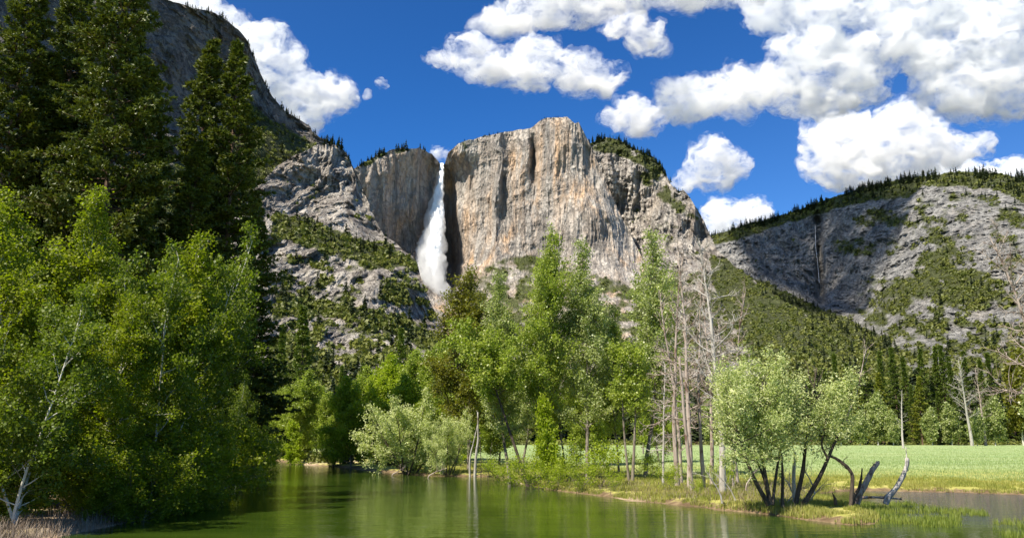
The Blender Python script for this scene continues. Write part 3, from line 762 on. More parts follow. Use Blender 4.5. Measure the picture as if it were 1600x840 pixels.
def cat(*a): return np.vstack([x[0] for x in a]), np.concatenate([x[1] for x in a])
ALL = [(-100, -100), (1800, -100), (1800, 720), (-100, 720)]
sA, cA = slope_plants(A_, 5200, 420, 1, (2.2, 4.6), (9, 20), [(ALL, 0.25)])
sB, cB = slope_plants(B_, 5200, 420, 2, (2.4, 5.5), (9, 22), [(ALL, 0.25)], base=0.10)
sC, cC = slope_plants(C_, 1300, 150, 3, (3, 6.5), (10, 22), [(ALL, 0.3)], base=0.01)
sD, cD = slope_plants(D_, 9000, 750, 4, (2.6, 7.0), (12, 26), [([(900, 200), (1110, 200), (1100, 350), (900, 300)], 0.9), (ALL, 0.06)])
sE, cE = slope_plants(E_, 9500, 3000, 5, (4, 10), (15, 34), [([(1060, 250), (1900, 250), (1900, 330), (1600, 320), (1440, 300), (1060, 390)], 1.0), ([(1060, 410), (1200, 440), (1330, 500), (1400, 540), (1440, 720), (1060, 720)], 1.0), (ALL, 0.14)], base=0.10)
scatter("mountain_shrubs", "olive green shrubs covering the ledges and talus slopes", SHR, *cat(sA, sB, sC, sD, sE), m_shrub, 11)
scatter("mountain_conifers", "dark conifers scattered over the mountainsides and ridges", CON,
        *cat(cA, cB, cC, cD, cE, ridge(A_, 290, 545, 150, 31, (6, 14)), ridge(B_, 500, 550, 20, 32, (10, 22)), ridge(C_, 545, 665, 90, 33, (10, 30)), ridge(C_, 715, 780, 26, 34, (6, 14)), ridge(C_, 845, 905, 26, 35, (5, 10)),
             ridge(D_, 915, 1050, 150, 36, (12, 28)), ridge(D_, 1050, 1110, 30, 37, (8, 18)), ridge(E_, 1090, 1640, 900, 38, (18, 42), 9)), m_farcon, 12)
# ------------------------------------------------------------------ tree builders
class Wood:
    """Collects tapered round branches and builds them as one mesh."""
    def __init__(s): s.b = {}
    def add(s, pts, r0, r1, sides=5, power=1.0):
        pts = np.asarray(pts, float); k = len(pts)
        r = r0 + (r1 - r0) * np.linspace(0, 1, k) ** power
        s.b.setdefault((k, sides), []).append((pts, r))
    def mesh(s, name, mat, wob=0.0, seed=0):
        VV, FF, off = [], [], 0
        for (k, sd), L in s.b.items():
            Pt = np.stack([a for a, _ in L]); R = np.stack([b for _, b in L])
            t = np.gradient(Pt, axis=1); t = unit(t)
            ref = np.where(np.abs(t[:, :1, 2:3]) > 0.8, np.array([1.0, 0.17, 0]), np.array([0, 0.13, 1.0]))
            u = unit(np.cross(t, np.broadcast_to(ref, t.shape))); v = np.cross(t, u)
            th = np.linspace(0, 2 * np.pi, sd, endpoint=False)
            ring = Pt[:, :, None] + R[:, :, None, None] * (np.cos(th)[:, None] * u[:, :, None] + np.sin(th)[:, None] * v[:, :, None])
            if wob:
                ring = ring + (ring - Pt[:, :, None]) * (wob * vnoise(ring * np.array([7, 7, 1.5]), seed))[..., None]
            n = len(L); i = np.arange(n * k * sd).reshape(n, k, sd); j = np.roll(i, -1, 2)
            FF.append(np.stack([i[:, :-1], j[:, :-1], j[:, 1:], i[:, 1:]], -1).reshape(-1, 4) + off)
            tip = Pt[:, -1] + t[:, -1] * R[:, -1:]
            VV.append(ring.reshape(-1, 3)); o2 = off + n * k * sd
            VV.append(tip)
            FF.append(np.stack([i[:, -1], j[:, -1], np.broadcast_to((np.arange(n) + o2 - off)[:, None], (n, sd))], -1).reshape(-1, 3) + off)
            off = o2 + n
        q = [f for f in FF if f.shape[1] == 4]; tr = [f for f in FF if f.shape[1] == 3]
        return mesh_np(name, np.vstack(VV), [np.vstack(q), np.vstack(tr)], [mat], True)

def limb(r, p0, d, L, k=6, up=0.25, wig=0.12):
    d = unit(np.asarray(d, float)); p = [np.asarray(p0, float)]
    for i in range(k - 1):
        d = unit(d + np.array([0, 0, up / k]) + r.normal(0, wig, 3))
        p.append(p[-1] + d * (L / (k - 1)))
    return np.array(p)

def along(p, t):
    """Point and direction at fraction t of a polyline."""
    x = np.clip(t, 0, 0.9999) * (len(p) - 1); i = int(x); f = x - i
    return p[i] + (p[i + 1] - p[i]) * f, unit(p[i + 1] - p[i])

def leaves_from(r, C, size, aspect, flat=0.45, outward=None):
    k = len(C)
    nrm = unit(r.normal(size=(k, 3)) + np.array([0, 0, flat]))
    a = r.normal(size=(k, 3)) + np.array([0, 0, -0.35])
    if outward is not None: a = a + outward
    u = unit(a - (a * nrm).sum(1, keepdims=True) * nrm); v = np.cross(nrm, u)
    s = size * r.uniform(0.65, 1.25, (k, 1))
    return card_quads(C, u * s * 0.5, v * s * 0.5 * aspect)

def broadleaf(seed, H, W, cb=0.25, stems=None, nlimb=34, el=(15, 65), n3=2.6, leaf=0.11, aspect=0.8, per=14, spread=0.17, r0=0.16, profile=None, wiggle=0.05, lean=(0, 0), up=0.35, tw=0.5,
              bark=None, leafmat=None, skirt=0.0, limb_min=0.6):
    """Deciduous tree: stems > limbs > twigs, with leaves hung round the twigs. Returns trunk and crown meshes."""
    r = np.random.default_rng(seed); w = Wood(); C = []
    if stems is None: stems = [(limb(r, (0, 0, -0.3), (lean[0], lean[1], 1), H * 1.0, 14, 0.1, wiggle), r0, 0.015)]
    profile = profile or (lambda h: (0.35 + 0.65 * np.sin(np.pi * min(1, h * 0.9 + 0.12)) ** 0.8) * (1 - 0.75 * max(0, h - 0.55) / 0.45))
    for sp, ra, rb in stems:
        w.add(sp, ra, rb, 9, 0.8)
        zt = sp[-1][2]
        az = r.random() * 6.28
        for i in range(max(3, int(nlimb / len(stems)))):
            h = (i + r.random()) / max(3, int(nlimb / len(stems)))
            t = cb + (1 - cb) * h
            p0, d0 = along(sp, t)
            az += 2.4 + r.normal(0, 0.35)
            e = math.radians(el[0] + (el[1] - el[0]) * h + r.normal(0, 9))
            d = np.array([math.cos(az) * math.cos(e), math.sin(az) * math.cos(e), math.sin(e)]) + 0.35 * d0
            L = max(limb_min, W * profile(h) * r.uniform(0.6, 1.12))
            lp = limb(r, p0, d, L, 7, up, 0.13)
            rr = min(ra * 0.42, 0.018 + 0.013 * L) * (1 - 0.5 * t)
            w.add(lp, rr, 0.006, 5)
            nt = max(4, int(L * n3 * 1.45))
            for j in range(nt):
                tt = 0.18 + 0.82 * (j + r.random()) / nt
                q0, qd = along(lp, tt)
                sd = unit(r.normal(size=3)) * [1, 1, 0.7]
                L3 = (0.22 + 0.34 * L * (1.08 - tt) + 0.12) * r.uniform(0.5, 1.25) * tw * 2
                tp = limb(r, q0, qd * 0.75 + sd + [0, 0, 0.1], L3, 4, 0.1, 0.18)
                w.add(tp, max(0.005, rr * 0.28), 0.003, 3)
                m = r.poisson(per * 2.7 * (L3 / 0.8 + 0.12)) if per else 0
                if m:
                    f = r.uniform(0.40, 1.15, m)[:, None]
                    C.append(q0 + (tp[-1] - q0) * f + r.normal(0, spread, (m, 3)) * (0.6 + 0.5 * f))
    tm = w.mesh("trunk", bark, 0.06, seed)
    if not C: return tm, None
    C = np.vstack(C)
    C = C[C[:, 2] > 0.15]
    V, Fq = leaves_from(r, C, leaf, aspect)
    return tm, mesh_np("crown", V, Fq, [leafmat])

def conifer(seed, H, W, cb=0.2, nb=150, r0=0.4, prof=None, el=(-18, 28), nblt=12, tuft=0.30, tw=0.06, per=7, step=0.33, bark=None, leafmat=None, dead=0.0, lean=0.012, flat=0.35, clump=1.0):
    r = np.random.default_rng(seed); w = Wood()
    trunk = limb(r, (0, 0, -0.4), (lean * r.normal(), lean * r.normal(), 1), H + 0.4, 16, 0.0, 0.008)
    w.add(trunk, r0, 0.03, 11, 0.85)
    prof = prof or (lambda h: (1 - h) ** 0.75 * (0.75 + 0.25 * min(1, h * 5)))
    TC, TD = [], []
    az = r.random() * 6.28
    for i in range(nb):
        h = ((i + r.random()) / nb) ** 0.92
        p0, _ = along(trunk, cb + (0.985 - cb) * h)
        az += 2.399 + r.normal(0, 0.4)
        e = math.radians(el[0] + (el[1] - el[0]) * h ** 1.3 + r.normal(0, 8))
        L = max(0.35, W * prof(h) * r.uniform(0.5, 1.12))
        d = np.array([math.cos(az) * math.cos(e), math.sin(az) * math.cos(e), math.sin(e)])
        bp = limb(r, p0, d, L, 6, 0.35, 0.07)
        w.add(bp, min(r0 * 0.3, 0.02 + 0.011 * L), 0.006, 4)
        if r.random() < dead * (1 - h): continue
        side = unit(np.cross(d, [0, 0, 1]))
        nn = max(3, int(nblt * (0.4 + 0.6 * L / W)))
        for j in range(nn):
            t = 0.22 + 0.78 * (j + r.random()) / nn
            q, qd = along(bp, t)
            s = 1 if j % 2 else -1
            bl = (0.22 + 0.42 * L * (1.05 - t)) * r.uniform(0.6, 1.15)
            bd = unit(qd * 0.75 + side * s * 0.85 + [0, 0, r.normal(0.06, 0.16)])
            m = max(1, int(bl / step))
            for k2 in range(m):
                TC.append(q + bd * bl * (k2 + 0.7) / m + r.normal(0, 0.06 * clump, 3)); TD.append(bd)
        TC.append(bp[-1]); TD.append(unit(bp[-1] - bp[-2]))
    tm = w.mesh("trunk", bark, 0.05, seed)
    TC, TD = np.array(TC), np.array(TD)
    k = len(TC)
    C = np.repeat(TC, per, 0); Dd = np.repeat(TD, per, 0)
    dirs = unit(Dd * 0.75 + r.normal(0, 0.62, (k * per, 3)) + np.array([0, 0, flat * 0.5]))
    L = tuft * r.uniform(0.6, 1.2, (k * per, 1))
    nr = unit(r.normal(size=(k * per, 3))); v = unit(np.cross(dirs, nr))
    V, Fq = card_quads(C + dirs * L * 0.45, dirs * L * 0.55, v * tw * r.uniform(0.7, 1.3, (k * per, 1)))
    return tm, mesh_np("crown", V, Fq, [leafmat])

# ------------------------------------------------------------------ bark and leaf materials
def bark_mat(name, a, b, c, sc=6.0, streak=0.15, patch=0.55):
    n = NT(name)
    f = n.noise(n.pos((sc, sc, sc * streak), 'object'), 1.0, 6, 0.65)
    g = n.noise(n.pos((sc * 0.35, sc * 0.35, sc * 0.2), 'object'), 1.0, 4, 0.6)
    col = n.mix(n.ramp(f, [(0.35, 0.0), (0.62, 1.0)]), a, b)
    col = n.mix(n.ramp(g, [(patch, 0.0), (patch + 0.1, 1.0)]), col, c)
    return n.done(n.principled(col, 0.9, n.bump(f, 0.8, 0.05), 0.2))
k_pale = bark_mat("pale_bark", (0.42, 0.39, 0.33), (0.66, 0.63, 0.56), (0.10, 0.08, 0.06), 5, 0.5, 0.56)
k_grey = bark_mat("grey_bark", (0.13, 0.105, 0.08), (0.27, 0.235, 0.19), (0.07, 0.055, 0.045), 9, 0.12)
k_dark = bark_mat("dark_willow_bark", (0.035, 0.026, 0.020), (0.105, 0.08, 0.06), (0.17, 0.14, 0.11), 9, 0.15, 0.6)
k_pine = bark_mat("pine_bark", (0.075, 0.05, 0.035), (0.20, 0.125, 0.085), (0.045, 0.035, 0.03), 5, 0.2)
k_dead = bark_mat("bleached_wood", (0.29, 0.26, 0.225), (0.48, 0.445, 0.40), (0.16, 0.115, 0.085), 7, 0.07, 0.57)
k_dead2 = bark_mat("weathered_wood", (0.24, 0.185, 0.15), (0.44, 0.37, 0.315), (0.15, 0.095, 0.07), 7, 0.07, 0.53)

f_alder = leaf_mat("alder_leaves", [(0.128, 0.164, 0.009), (0.205, 0.241, 0.012), (0.306, 0.314, 0.021)], 0.48, 0.5, (1.3, 1.5, 0.45), True)
f_alder2 = leaf_mat("dark_alder_leaves", [(0.078, 0.122, 0.010), (0.131, 0.175, 0.014), (0.217, 0.251, 0.022)], 0.42, 0.5, (1.3, 1.45, 0.45), True)
f_cotton = leaf_mat("cottonwood_leaves", [(0.172, 0.228, 0.031), (0.270, 0.332, 0.047), (0.440, 0.457, 0.118)], 0.45, 0.40, (1.25, 1.4, 0.5), True, 0.4)
f_glint = leaf_mat("glint_cottonwood_leaves", [(0.170, 0.218, 0.044), (0.300, 0.345, 0.113), (0.599, 0.600, 0.348)], 0.40, 0.38, (1.2, 1.35, 0.55), True, 0.45)  # pale tones paint whitish undersides and sun glints into the leaf colour
f_olive = leaf_mat("bronze_leaves", [(0.11, 0.125, 0.014), (0.165, 0.175, 0.02), (0.23, 0.225, 0.03)], 0.42, 0.45, (1.3, 1.25, 0.45), True)
f_bright = leaf_mat("young_leaves", [(0.193, 0.255, 0.014), (0.290, 0.349, 0.022), (0.386, 0.430, 0.036)], 0.5, 0.5, (1.3, 1.5, 0.4), True)
f_willow = leaf_mat("willow_leaves", [(0.289, 0.345, 0.113), (0.483, 0.517, 0.223), (0.734, 0.724, 0.427)], 0.42, 0.5, (1.15, 1.3, 0.6), True)
f_pine = leaf_mat("pine_needles", [(0.048, 0.075, 0.010), (0.085, 0.111, 0.013), (0.151, 0.162, 0.022)], 0.22, 0.5, (1.3, 1.3, 0.5), True, 0.4, scale=0.45)
f_fir = leaf_mat("fir_needles", [(0.065, 0.105, 0.016), (0.11, 0.155, 0.022), (0.18, 0.21, 0.035)], 0.22, 0.5, (1.2, 1.35, 0.5), True, 0.3)
f_fir2 = leaf_mat("fir_needles_yellow", [(0.117, 0.144, 0.016), (0.195, 0.216, 0.025), (0.286, 0.276, 0.040)], 0.25, 0.5, (1.2, 1.3, 0.5), True, 0.3)

# ------------------------------------------------------------------ planting
USED = {}
def gz_at(x, y): return float(land_height(np.array([x]), np.array([y]))[0][0])

def plant(name, label, cat, meshes, px, py_top, dist, width=1.0, rot=0.0, group=None, height=None, z=None, base_h=None, px_ref=None):
    """A tree standing DIST metres ahead with its top at the photograph's pixel (px, py_top)."""
    tm, cm = meshes
    top = at(px, py_top, dist)
    x, y = float(top[0]), float(dist)
    g = gz_at(x, y) if z is None else z
    if base_h is None:
        for me in (cm, tm):
            if me is not None:
                co = np.zeros(len(me.vertices) * 3, np.float32); me.vertices.foreach_get("co", co)
                base_h = max(base_h or 0, float(np.quantile(co.reshape(-1, 3)[:, 2], 0.9985)))
    s = (top[2] - g) / base_h if height is None else height / base_h
    root = link(name, None, label=label, category=cat, group=group)
    root.empty_display_size = 0.5
    root.location = (x, y, g - 0.05)
    root.rotation_euler = (0, 0, rot)
    root.scale = (s * width, s * width, s)
    link("trunk", tm, root)
    if cm is not None: link("crown", cm, root)
    return root
# ------------------------------------------------------------------ tall pines on the left bank
pA = conifer(1, 50, 8.6, 0.06, 330, 0.50, None, (-16, 30), 18, 0.42, 0.08, 13, 0.29, k_pine, f_pine, 0.05)
pB = conifer(2, 44, 7.4, 0.08, 290, 0.42, None, (-20, 30), 17, 0.42, 0.08, 13, 0.29, k_pine, f_pine, 0.10)
pC = conifer(3, 38, 6.0, 0.10, 240, 0.36, lambda h: (1 - h) ** 0.65 * (0.8 + 0.2 * math.sin(9 * h)), (-22, 32), 16, 0.42, 0.08, 13, 0.29, k_pine, f_pine, 0.25)
PINES = [
 ("tallest dark green pine, its top beyond the picture, behind the leafy left bank trees", pA, 205, -170, 84, 1.05, 0.0),
 ("tall dark pine at the left edge with rock showing through its thin top", pB, 28, -60, 88, 1.1, 1.0),
 ("dark pine filling the gap between the tallest pine and the left edge pine", pA, 122, -80, 92, 1.0, 2.2),
 ("slim dark pine with a narrow top standing left of the lone spired pine", pC, 313, 62, 98, 1.05, 0.6),
 ("spired dark pine with open branches, rightmost of the tall pines", pB, 372, 48, 95, 1.1, 3.0),
 ("shorter dark pine in the shade right behind the tallest pine", pC, 258, 85, 90, 1.25, 4.0),
 ("low dark pine tucked against the lower right of the spired pine", pC, 412, 300, 104, 1.25, 5.2),
 ("dark pine hidden low between the slim pine and the spired pine", pC, 345, 190, 104, 1.3, 2.9),
 ("dark pine low behind the tallest pine's left side", pB, 165, 60, 95, 1.2, 4.4),
 ("dark pine low behind the left edge pine", pC, 75, 90, 91, 1.3, 0.1),
 ("dark pine in front of the slim pine, only its lower half clear", pC, 290, 215, 90, 1.3, 1.1),
]
for lab, ms, px, py, d, wd, ro in PINES: plant("pine_tree", lab, "pine tree", ms, px, py, d, wd, ro, "tall pines on the left bank")

# ------------------------------------------------------------------ leafy trees of the left bank
lT = broadleaf(15, 3.2, 1.5, 0.05, [(limb(np.random.default_rng(s), (0.15 * i, 0.15 * j, -0.1), (lx, ly, 1), 3.0, 8, 0.1, 0.12), 0.025, 0.006) for s, i, j, lx, ly in ((6, 0, 0, -.6, .1), (7, 1, 0, .6, .2), (8, 0, 1, .1, -.5), (9, -1, 0, -.2, .5))], 30, (5, 60), 2.6, 0.13, 0.75, 9, 0.15, bark=k_grey, leafmat=f_bright)
lA = broadleaf(11, 15, 3.6, 0.10, None, 46, (12, 62), 3.2, 0.135, 0.85, 28, 0.17, 0.13, bark=k_pale, leafmat=f_alder, lean=(0.05, 0))
lB = broadleaf(12, 14, 3.8, 0.06, None, 46, (8, 60), 3.2, 0.135, 0.85, 28, 0.18, 0.12, bark=k_pale, leafmat=f_alder, lean=(-0.10, 0.05))
lC = broadleaf(13, 12, 3.6, 0.05, [(limb(np.random.default_rng(s), (0.2 * i, 0.15 * j, -0.2), (lx, ly, 1), 12.2 - i, 12, 0.2, 0.06), 0.075, 0.012) for s, i, j, lx, ly in ((1, 0, 0, -.3, .0), (2, 1, 0, .22, .1), (3, 0, 1, -.05, -.2))], 54, (10, 60), 3.2, 0.14, 0.85, 24, 0.17, bark=k_pale, leafmat=f_alder2)
lS = broadleaf(14, 4.2, 2.2, 0.02, [(limb(np.random.default_rng(s), (0.2 * i, 0.2 * j, -0.1), (lx, ly, 1), 4.0, 8, 0.1, 0.1), 0.035, 0.008) for s, i, j, lx, ly in ((1, 0, 0, -.5, .1), (2, 1, 0, .5, .2), (3, 0, 1, .1, -.5), (4, -1, 0, -.1, .4), (5, 1, 1, .0, .0))], 46, (5, 60), 3.2, 0.13, 0.8, 20, 0.15, bark=k_grey, leafmat=f_alder)
LEFT = [
 ("leafy green tree at the far left edge with bright leaves catching the sun", lA, 12, 305, 40, 1.05, 0.3),
 ("leafy green tree with twin rounded tops in front of the tallest pine", lB, 107, 308, 46, 1.1, 1.4),
 ("leafy green tree with a white forked stem, just right of the twin topped tree", lA, 168, 316, 50, 1.1, 2.9),
 ("lower leafy green tree under the slim pine", lB, 235, 368, 50, 1.15, 4.1),
 ("leafy green tree nearest the spired pine with a sunlit top", lC, 285, 362, 58, 0.95, 0.9),
 ("shaded leafy tree leaning over the water below the sunlit top", lC, 262, 405, 48, 0.95, 2.3),
 ("leafy tree with leaning white stems rising from the sandy bank", lC, 62, 420, 36.5, 1.1, 5.0),
 ("dark shaded leafy tree on the bank, last before the open water", lA, 318, 450, 66, 0.9, 3.7),
 ("deep green leafy tree between the white stems and the shaded leaning tree", lB, 170, 455, 42, 1.2, 5.6),
 ("small dark leafy tree low over the water beyond the left bank", lC, 372, 585, 80, 0.9, 0.2),
 ("leafy dark tree filling the shade beneath the tall pines", lC, 250, 470, 56, 1.3, 1.9),
 ("leafy tree half hidden behind the white stemmed tree at the left edge", lB, -30, 390, 44, 1.1, 0.5),
]
for lab, ms, px, py, d, wd, ro in LEFT: plant("alder_tree", lab, "tree", ms, px, py, d, wd, ro, "leafy trees of the left bank")
BUSH = [(-15, 690, 37), (150, 735, 40), (175, 705, 41), (222, 690, 42), (262, 660, 46), (310, 650, 51), (335, 650, 58), (376, 650, 68), (228, 735, 43), (300, 700, 49), (130, 650, 41), (60, 640, 41), (398, 665, 84)]
BL = ["by the sand at the left edge", "with bare twigs above the sandy bank", "in front of the leaning white stems", "hanging over the dark bank edge", "beneath the deep green tree", "below the shaded leaning tree",
      "at the foot of the tree with the sunlit top", "at the corner where the river opens", "lowest over the black bank shade", "touching the water in the shade", "behind the bare twigged bush", "under the far left tree", "farthest up the shaded bank"]
for i, ((px, py, d), t) in enumerate(zip(BUSH, BL)):
    plant("bank_bush", "green leafy bush " + t, "bush", lS, px, py, d, 1.25, i * 1.3, "bushes along the left bank")

# ------------------------------------------------------------------ trees along the far bank, from the sapling to the cottonwood grove
bA = broadleaf(21, 16, 5.2, 0.10, None, 56, (10, 62), 2.6, 0.24, 0.85, 13, 0.24, 0.15, bark=k_grey, leafmat=f_cotton)
bB = broadleaf(22, 13, 4.8, 0.06, None, 56, (10, 60), 2.6, 0.24, 0.85, 13, 0.24, 0.14, bark=k_grey, leafmat=f_bright)
sap = broadleaf(23, 6, 2.2, 0.04, None, 40, (20, 66), 3.0, 0.19, 0.8, 18, 0.16, 0.05, bark=k_grey, leafmat=f_bright, profile=lambda h: 1.0 - 0.75 * h)
def fan(seed, n, L, spread, r0):
    rr = np.random.default_rng(seed)
    return [(limb(rr, (rr.normal(0, .25), rr.normal(0, .25), -0.15), (math.cos(a) * spread * rr.uniform(.3, 1), math.sin(a) * spread * rr.uniform(.3, 1), 1), L * rr.uniform(.75, 1.05), 9, 0.12, 0.09), r0, 0.014) for a in np.linspace(0, 6.28, n, endpoint=False)]
wilB = broadleaf(24, 7.5, 2.6, 0.16, fan(3, 7, 7.0, 0.75, 0.09), 70, (0, 60), 2.8, 0.21, 0.40, 22, 0.19, bark=k_dark, leafmat=f_willow)
wilC = broadleaf(25, 7.0, 2.2, 0.12, fan(4, 6, 6.6, 0.55, 0.08), 60, (0, 60), 2.8, 0.21, 0.40, 22, 0.19, bark=k_dark, leafmat=f_bright)
FARB = [
 ("young_tree", "bright yellow green sapling alone at the river bend", sap, 461, 655, 128, 1.25, 0.0),
 ("broadleaf_tree", "fresh green tree with slim stems on the bank right of the sapling", bB, 553, 588, 112, 1.0, 0.4),
 ("broadleaf_tree", "small light green tree between the sapling and the slim stemmed tree", wilC, 520, 668, 118, 1.0, 1.4),
 ("willow_tree", "rounded pale green willow with dark stems over the water", wilB, 640, 612, 93, 1.0, 2.0),
 ("willow_tree", "silvery willow bush reaching over the water, right of the rounded willow", wilB, 700, 640, 90, 0.75, 3.3),
 ("broadleaf_tree", "leafy tree rising just behind the rounded willow", bB, 612, 556, 135, 1.0, 2.2),
 ("broadleaf_tree", "taller mid green tree left of the leaning cottonwood", bA, 655, 545, 128, 1.1, 1.1),
 ("broadleaf_tree", "dark green tree behind the sapling under the single dark fir", bA, 500, 592, 165, 1.1, 3.0),
 ("broadleaf_tree", "hazy green tree behind the slim stemmed tree", bA, 575, 574, 150, 1.1, 4.0),
 ("broadleaf_tree", "green tree filling the gap above the silvery willow", bA, 705, 558, 118, 1.1, 5.0),
 ("broadleaf_tree", "dark leafy tree in the shade behind the sapling", bA, 446, 600, 150, 1.2, 0.7),
 ("broadleaf_tree", "shaded tree at the back of the river bend", bA, 425, 585, 152, 1.2, 2.7),
 ("broadleaf_tree", "deep green tree behind the white poles", bA, 745, 560, 115, 1.2, 3.6),
 ("broadleaf_tree", "light green tree between the two green trees behind the willow", bB, 635, 585, 112, 1.1, 5.5),
]
FARB += [
 ("broadleaf_tree", "bright tree right behind the sapling's right shoulder", bA, 514, 612, 138, 1.1, 0.9),
 ("broadleaf_tree", "light green tree rising left of the rounded willow", bB, 590, 590, 122, 1.1, 3.1),
 ("broadleaf_tree", "bright green tree between the silvery willow and the white poles", bB, 722, 600, 104, 0.9, 4.9),
 ("broadleaf_tree", "tall green tree behind the silvery willow, next to the bronze tree", bA, 680, 530, 124, 1.0, 0.2),
 ("broadleaf_tree", "dark tree at the river bend, closest to the left bank", bA, 470, 580, 140, 1.1, 5.1),
]
for nm, lab, ms, px, py, d, wd, ro in FARB: plant(nm, lab, "tree", ms, px, py, d, wd, ro, "trees along the far bank")
fA = conifer(31, 30, 4.4, 0.03, 150, 0.32, lambda h: (1 - h) ** 0.9, (-14, 30), 12, 0.5, 0.13, 8, 0.45, k_pine, f_fir)
fB = conifer(32, 32, 4.0, 0.06, 130, 0.30, lambda h: (1 - h) ** 0.85 * (0.8 + 0.2 * math.sin(14 * h)), (-16, 30), 11, 0.6, 0.15, 8, 0.55, k_pine, f_fir)
fC = conifer(33, 24, 4.2, 0.10, 110, 0.26, lambda h: (1 - h) ** 0.8, (-10, 34), 11, 0.6, 0.15, 8, 0.55, k_pine, f_fir2)
for lab, ms, px, py, d, wd in [("dark pointed fir standing alone above the far bank trees", fA, 480, 476, 150, 1.3), ("small dark fir peeping over the far bank trees below the buttress", fA, 627, 512, 190, 1.15), ("small pointed fir left of the one below the buttress", fA, 566, 566, 200, 1.1),
                              ("dark fir half hidden left of the dark pointed fir", fB, 447, 505, 175, 1.1), ("tiny dark fir just right of the dark pointed fir", fB, 534, 570, 210, 1.1)]:
    plant("fir_tree", lab, "fir tree", ms, px, py, d, wd, px * 0.1, "firs behind the far bank")

# ------------------------------------------------------------------ cottonwood grove
tallp = lambda h: 1.1 * (0.5 + 0.5 * math.sin(math.pi * min(1, h + 0.15))) * (1 - 0.35 * max(0, h - 0.5) / 0.5)
cA = broadleaf(41, 19.5, 4.6, 0.24, None, 60, (26, 74), 2.5, 0.165, 0.85, 15, 0.19, 0.19, profile=tallp, bark=k_grey, leafmat=f_cotton)
cB = broadleaf(42, 19.5, 3.9, 0.22, None, 56, (26, 74), 2.5, 0.165, 0.85, 15, 0.19, 0.18, profile=tallp, bark=k_grey, leafmat=f_glint)
cO = broadleaf(43, 17, 4.6, 0.22, None, 58, (20, 66), 2.8, 0.18, 0.8, 14, 0.22, 0.16, profile=tallp, bark=k_grey, leafmat=f_olive)
_l = np.array([at(a, b, 71) for a, b in ((827, 752), (812, 705), (795, 655), (780, 610), (768, 575), (745, 545))]) - at(827, 752, 71)
_l = np.array([[np.interp(t, np.linspace(0, 1, 6), _l[:, k]) for k in range(3)] for t in np.linspace(0, 1, 14)])
_l[:, 1] += np.linspace(0, 1.5, 14)
cL = broadleaf(44, 11.5, 3.6, 0.62, [(_l, 0.17, 0.03)], 30, (5, 60), 3.0, 0.18, 0.85, 16, 0.2, bark=k_dark, leafmat=f_cotton, profile=lambda h: 1.0)
GROVE = [
 ("olive bronze tinted cottonwood standing against the foot of the waterfall", cO, 735, 428, 96, 1.15, 0.4),
 ("tallest cottonwood of the grove with a broad leafy top", cA, 850, 362, 74, 0.88, 0.2),
 ("cottonwood right of the tallest one with a pointed top", cB, 912, 372, 72, 1.0, 2.6),
 ("slender cottonwood with pale glinting leaves, last before the dead snags", cB, 998, 360, 78, 1.12, 1.2),
 ("cottonwood with silvery white glinting leaves beside the bronze tree", cB, 797, 428, 76, 1.05, 3.9),
 ("lower dark cottonwood in the middle of the grove", cA, 878, 470, 80, 0.85, 4.6),
 ("cottonwood with shaded lower crown under the slender one", cA, 962, 480, 76, 0.8, 5.7),
 ("short leafy cottonwood filling the grove's back behind the leaning trunk", cB, 815, 520, 90, 1.2, 0.9),
 ("green tree behind the dark twin trunks at the meadow edge", bA, 1025, 560, 112, 1.2, 1.8),
 ("leafy tree deep in the grove seen between the trunks", bA, 925, 560, 105, 1.2, 2.9),
 ("leafy tree seen behind the slim leaning trunk by the white poles", bA, 780, 570, 108, 1.2, 4.4),
]
for lab, ms, px, py, d, wd, ro in GROVE: plant("cottonwood_tree", lab, "tree", ms, px, py, d, wd, ro, "cottonwood grove on the point")
lb = at(827, 752, 71)
root = link("cottonwood_tree", None, label="cottonwood leaning far out to the left on a long bare trunk", category="tree", group="cottonwood grove on the point")
root.location = (lb[0], lb[1], gz_at(lb[0], lb[1]) - 0.1)
link("trunk", cL[0], root); link("crown", cL[1], root)
NEARB = [("bright green young tree under the tallest cottonwood", sap, 856, 616, 70, 0.85), ("leafy bank bush at the foot of the leaning cottonwood", lT, 842, 702, 67.5, 1.1), ("leafy bush with bare dark branches under the pointed cottonwood", lT, 936, 680, 65, 1.1),
  ("yellow green bush on the bank left of the grassy strip", lT, 902, 712, 63, 0.9), ("light green bush at the foot of the dead snags", lT, 1044, 720, 58, 0.8), ("small bush on the meadow edge behind the bleached dead tree", lT, 1130, 722, 60, 1.0),
  ("low bush at the waterline left of the leaning trunk", lT, 812, 722, 72, 1.4), ("leafy bush right under the young tree", lT, 868, 716, 66, 1.0), ("tiny bush where the grove's bank meets the grassy strip", lT, 956, 732, 60, 0.8), ("shrub behind the dark twin trunks", lT, 1008, 700, 74, 1.3),
  ("shrub in the grove's shade behind the young tree", lT, 885, 690, 76, 1.3), ("loose bush between the white poles and the leaning trunk", lT, 785, 712, 82, 1.3), ("twiggy shrub in the tangle left of the big willow", lT, 1088, 742, 54, 0.7)]
for i, (lab, ms, px, py, d, wd) in enumerate(NEARB): plant("young_tree" if ms is sap else "bank_bush", lab, "tree" if ms is sap else "bush", ms, px, py, d, wd, i * 1.3, "bushes on the grove's bank")

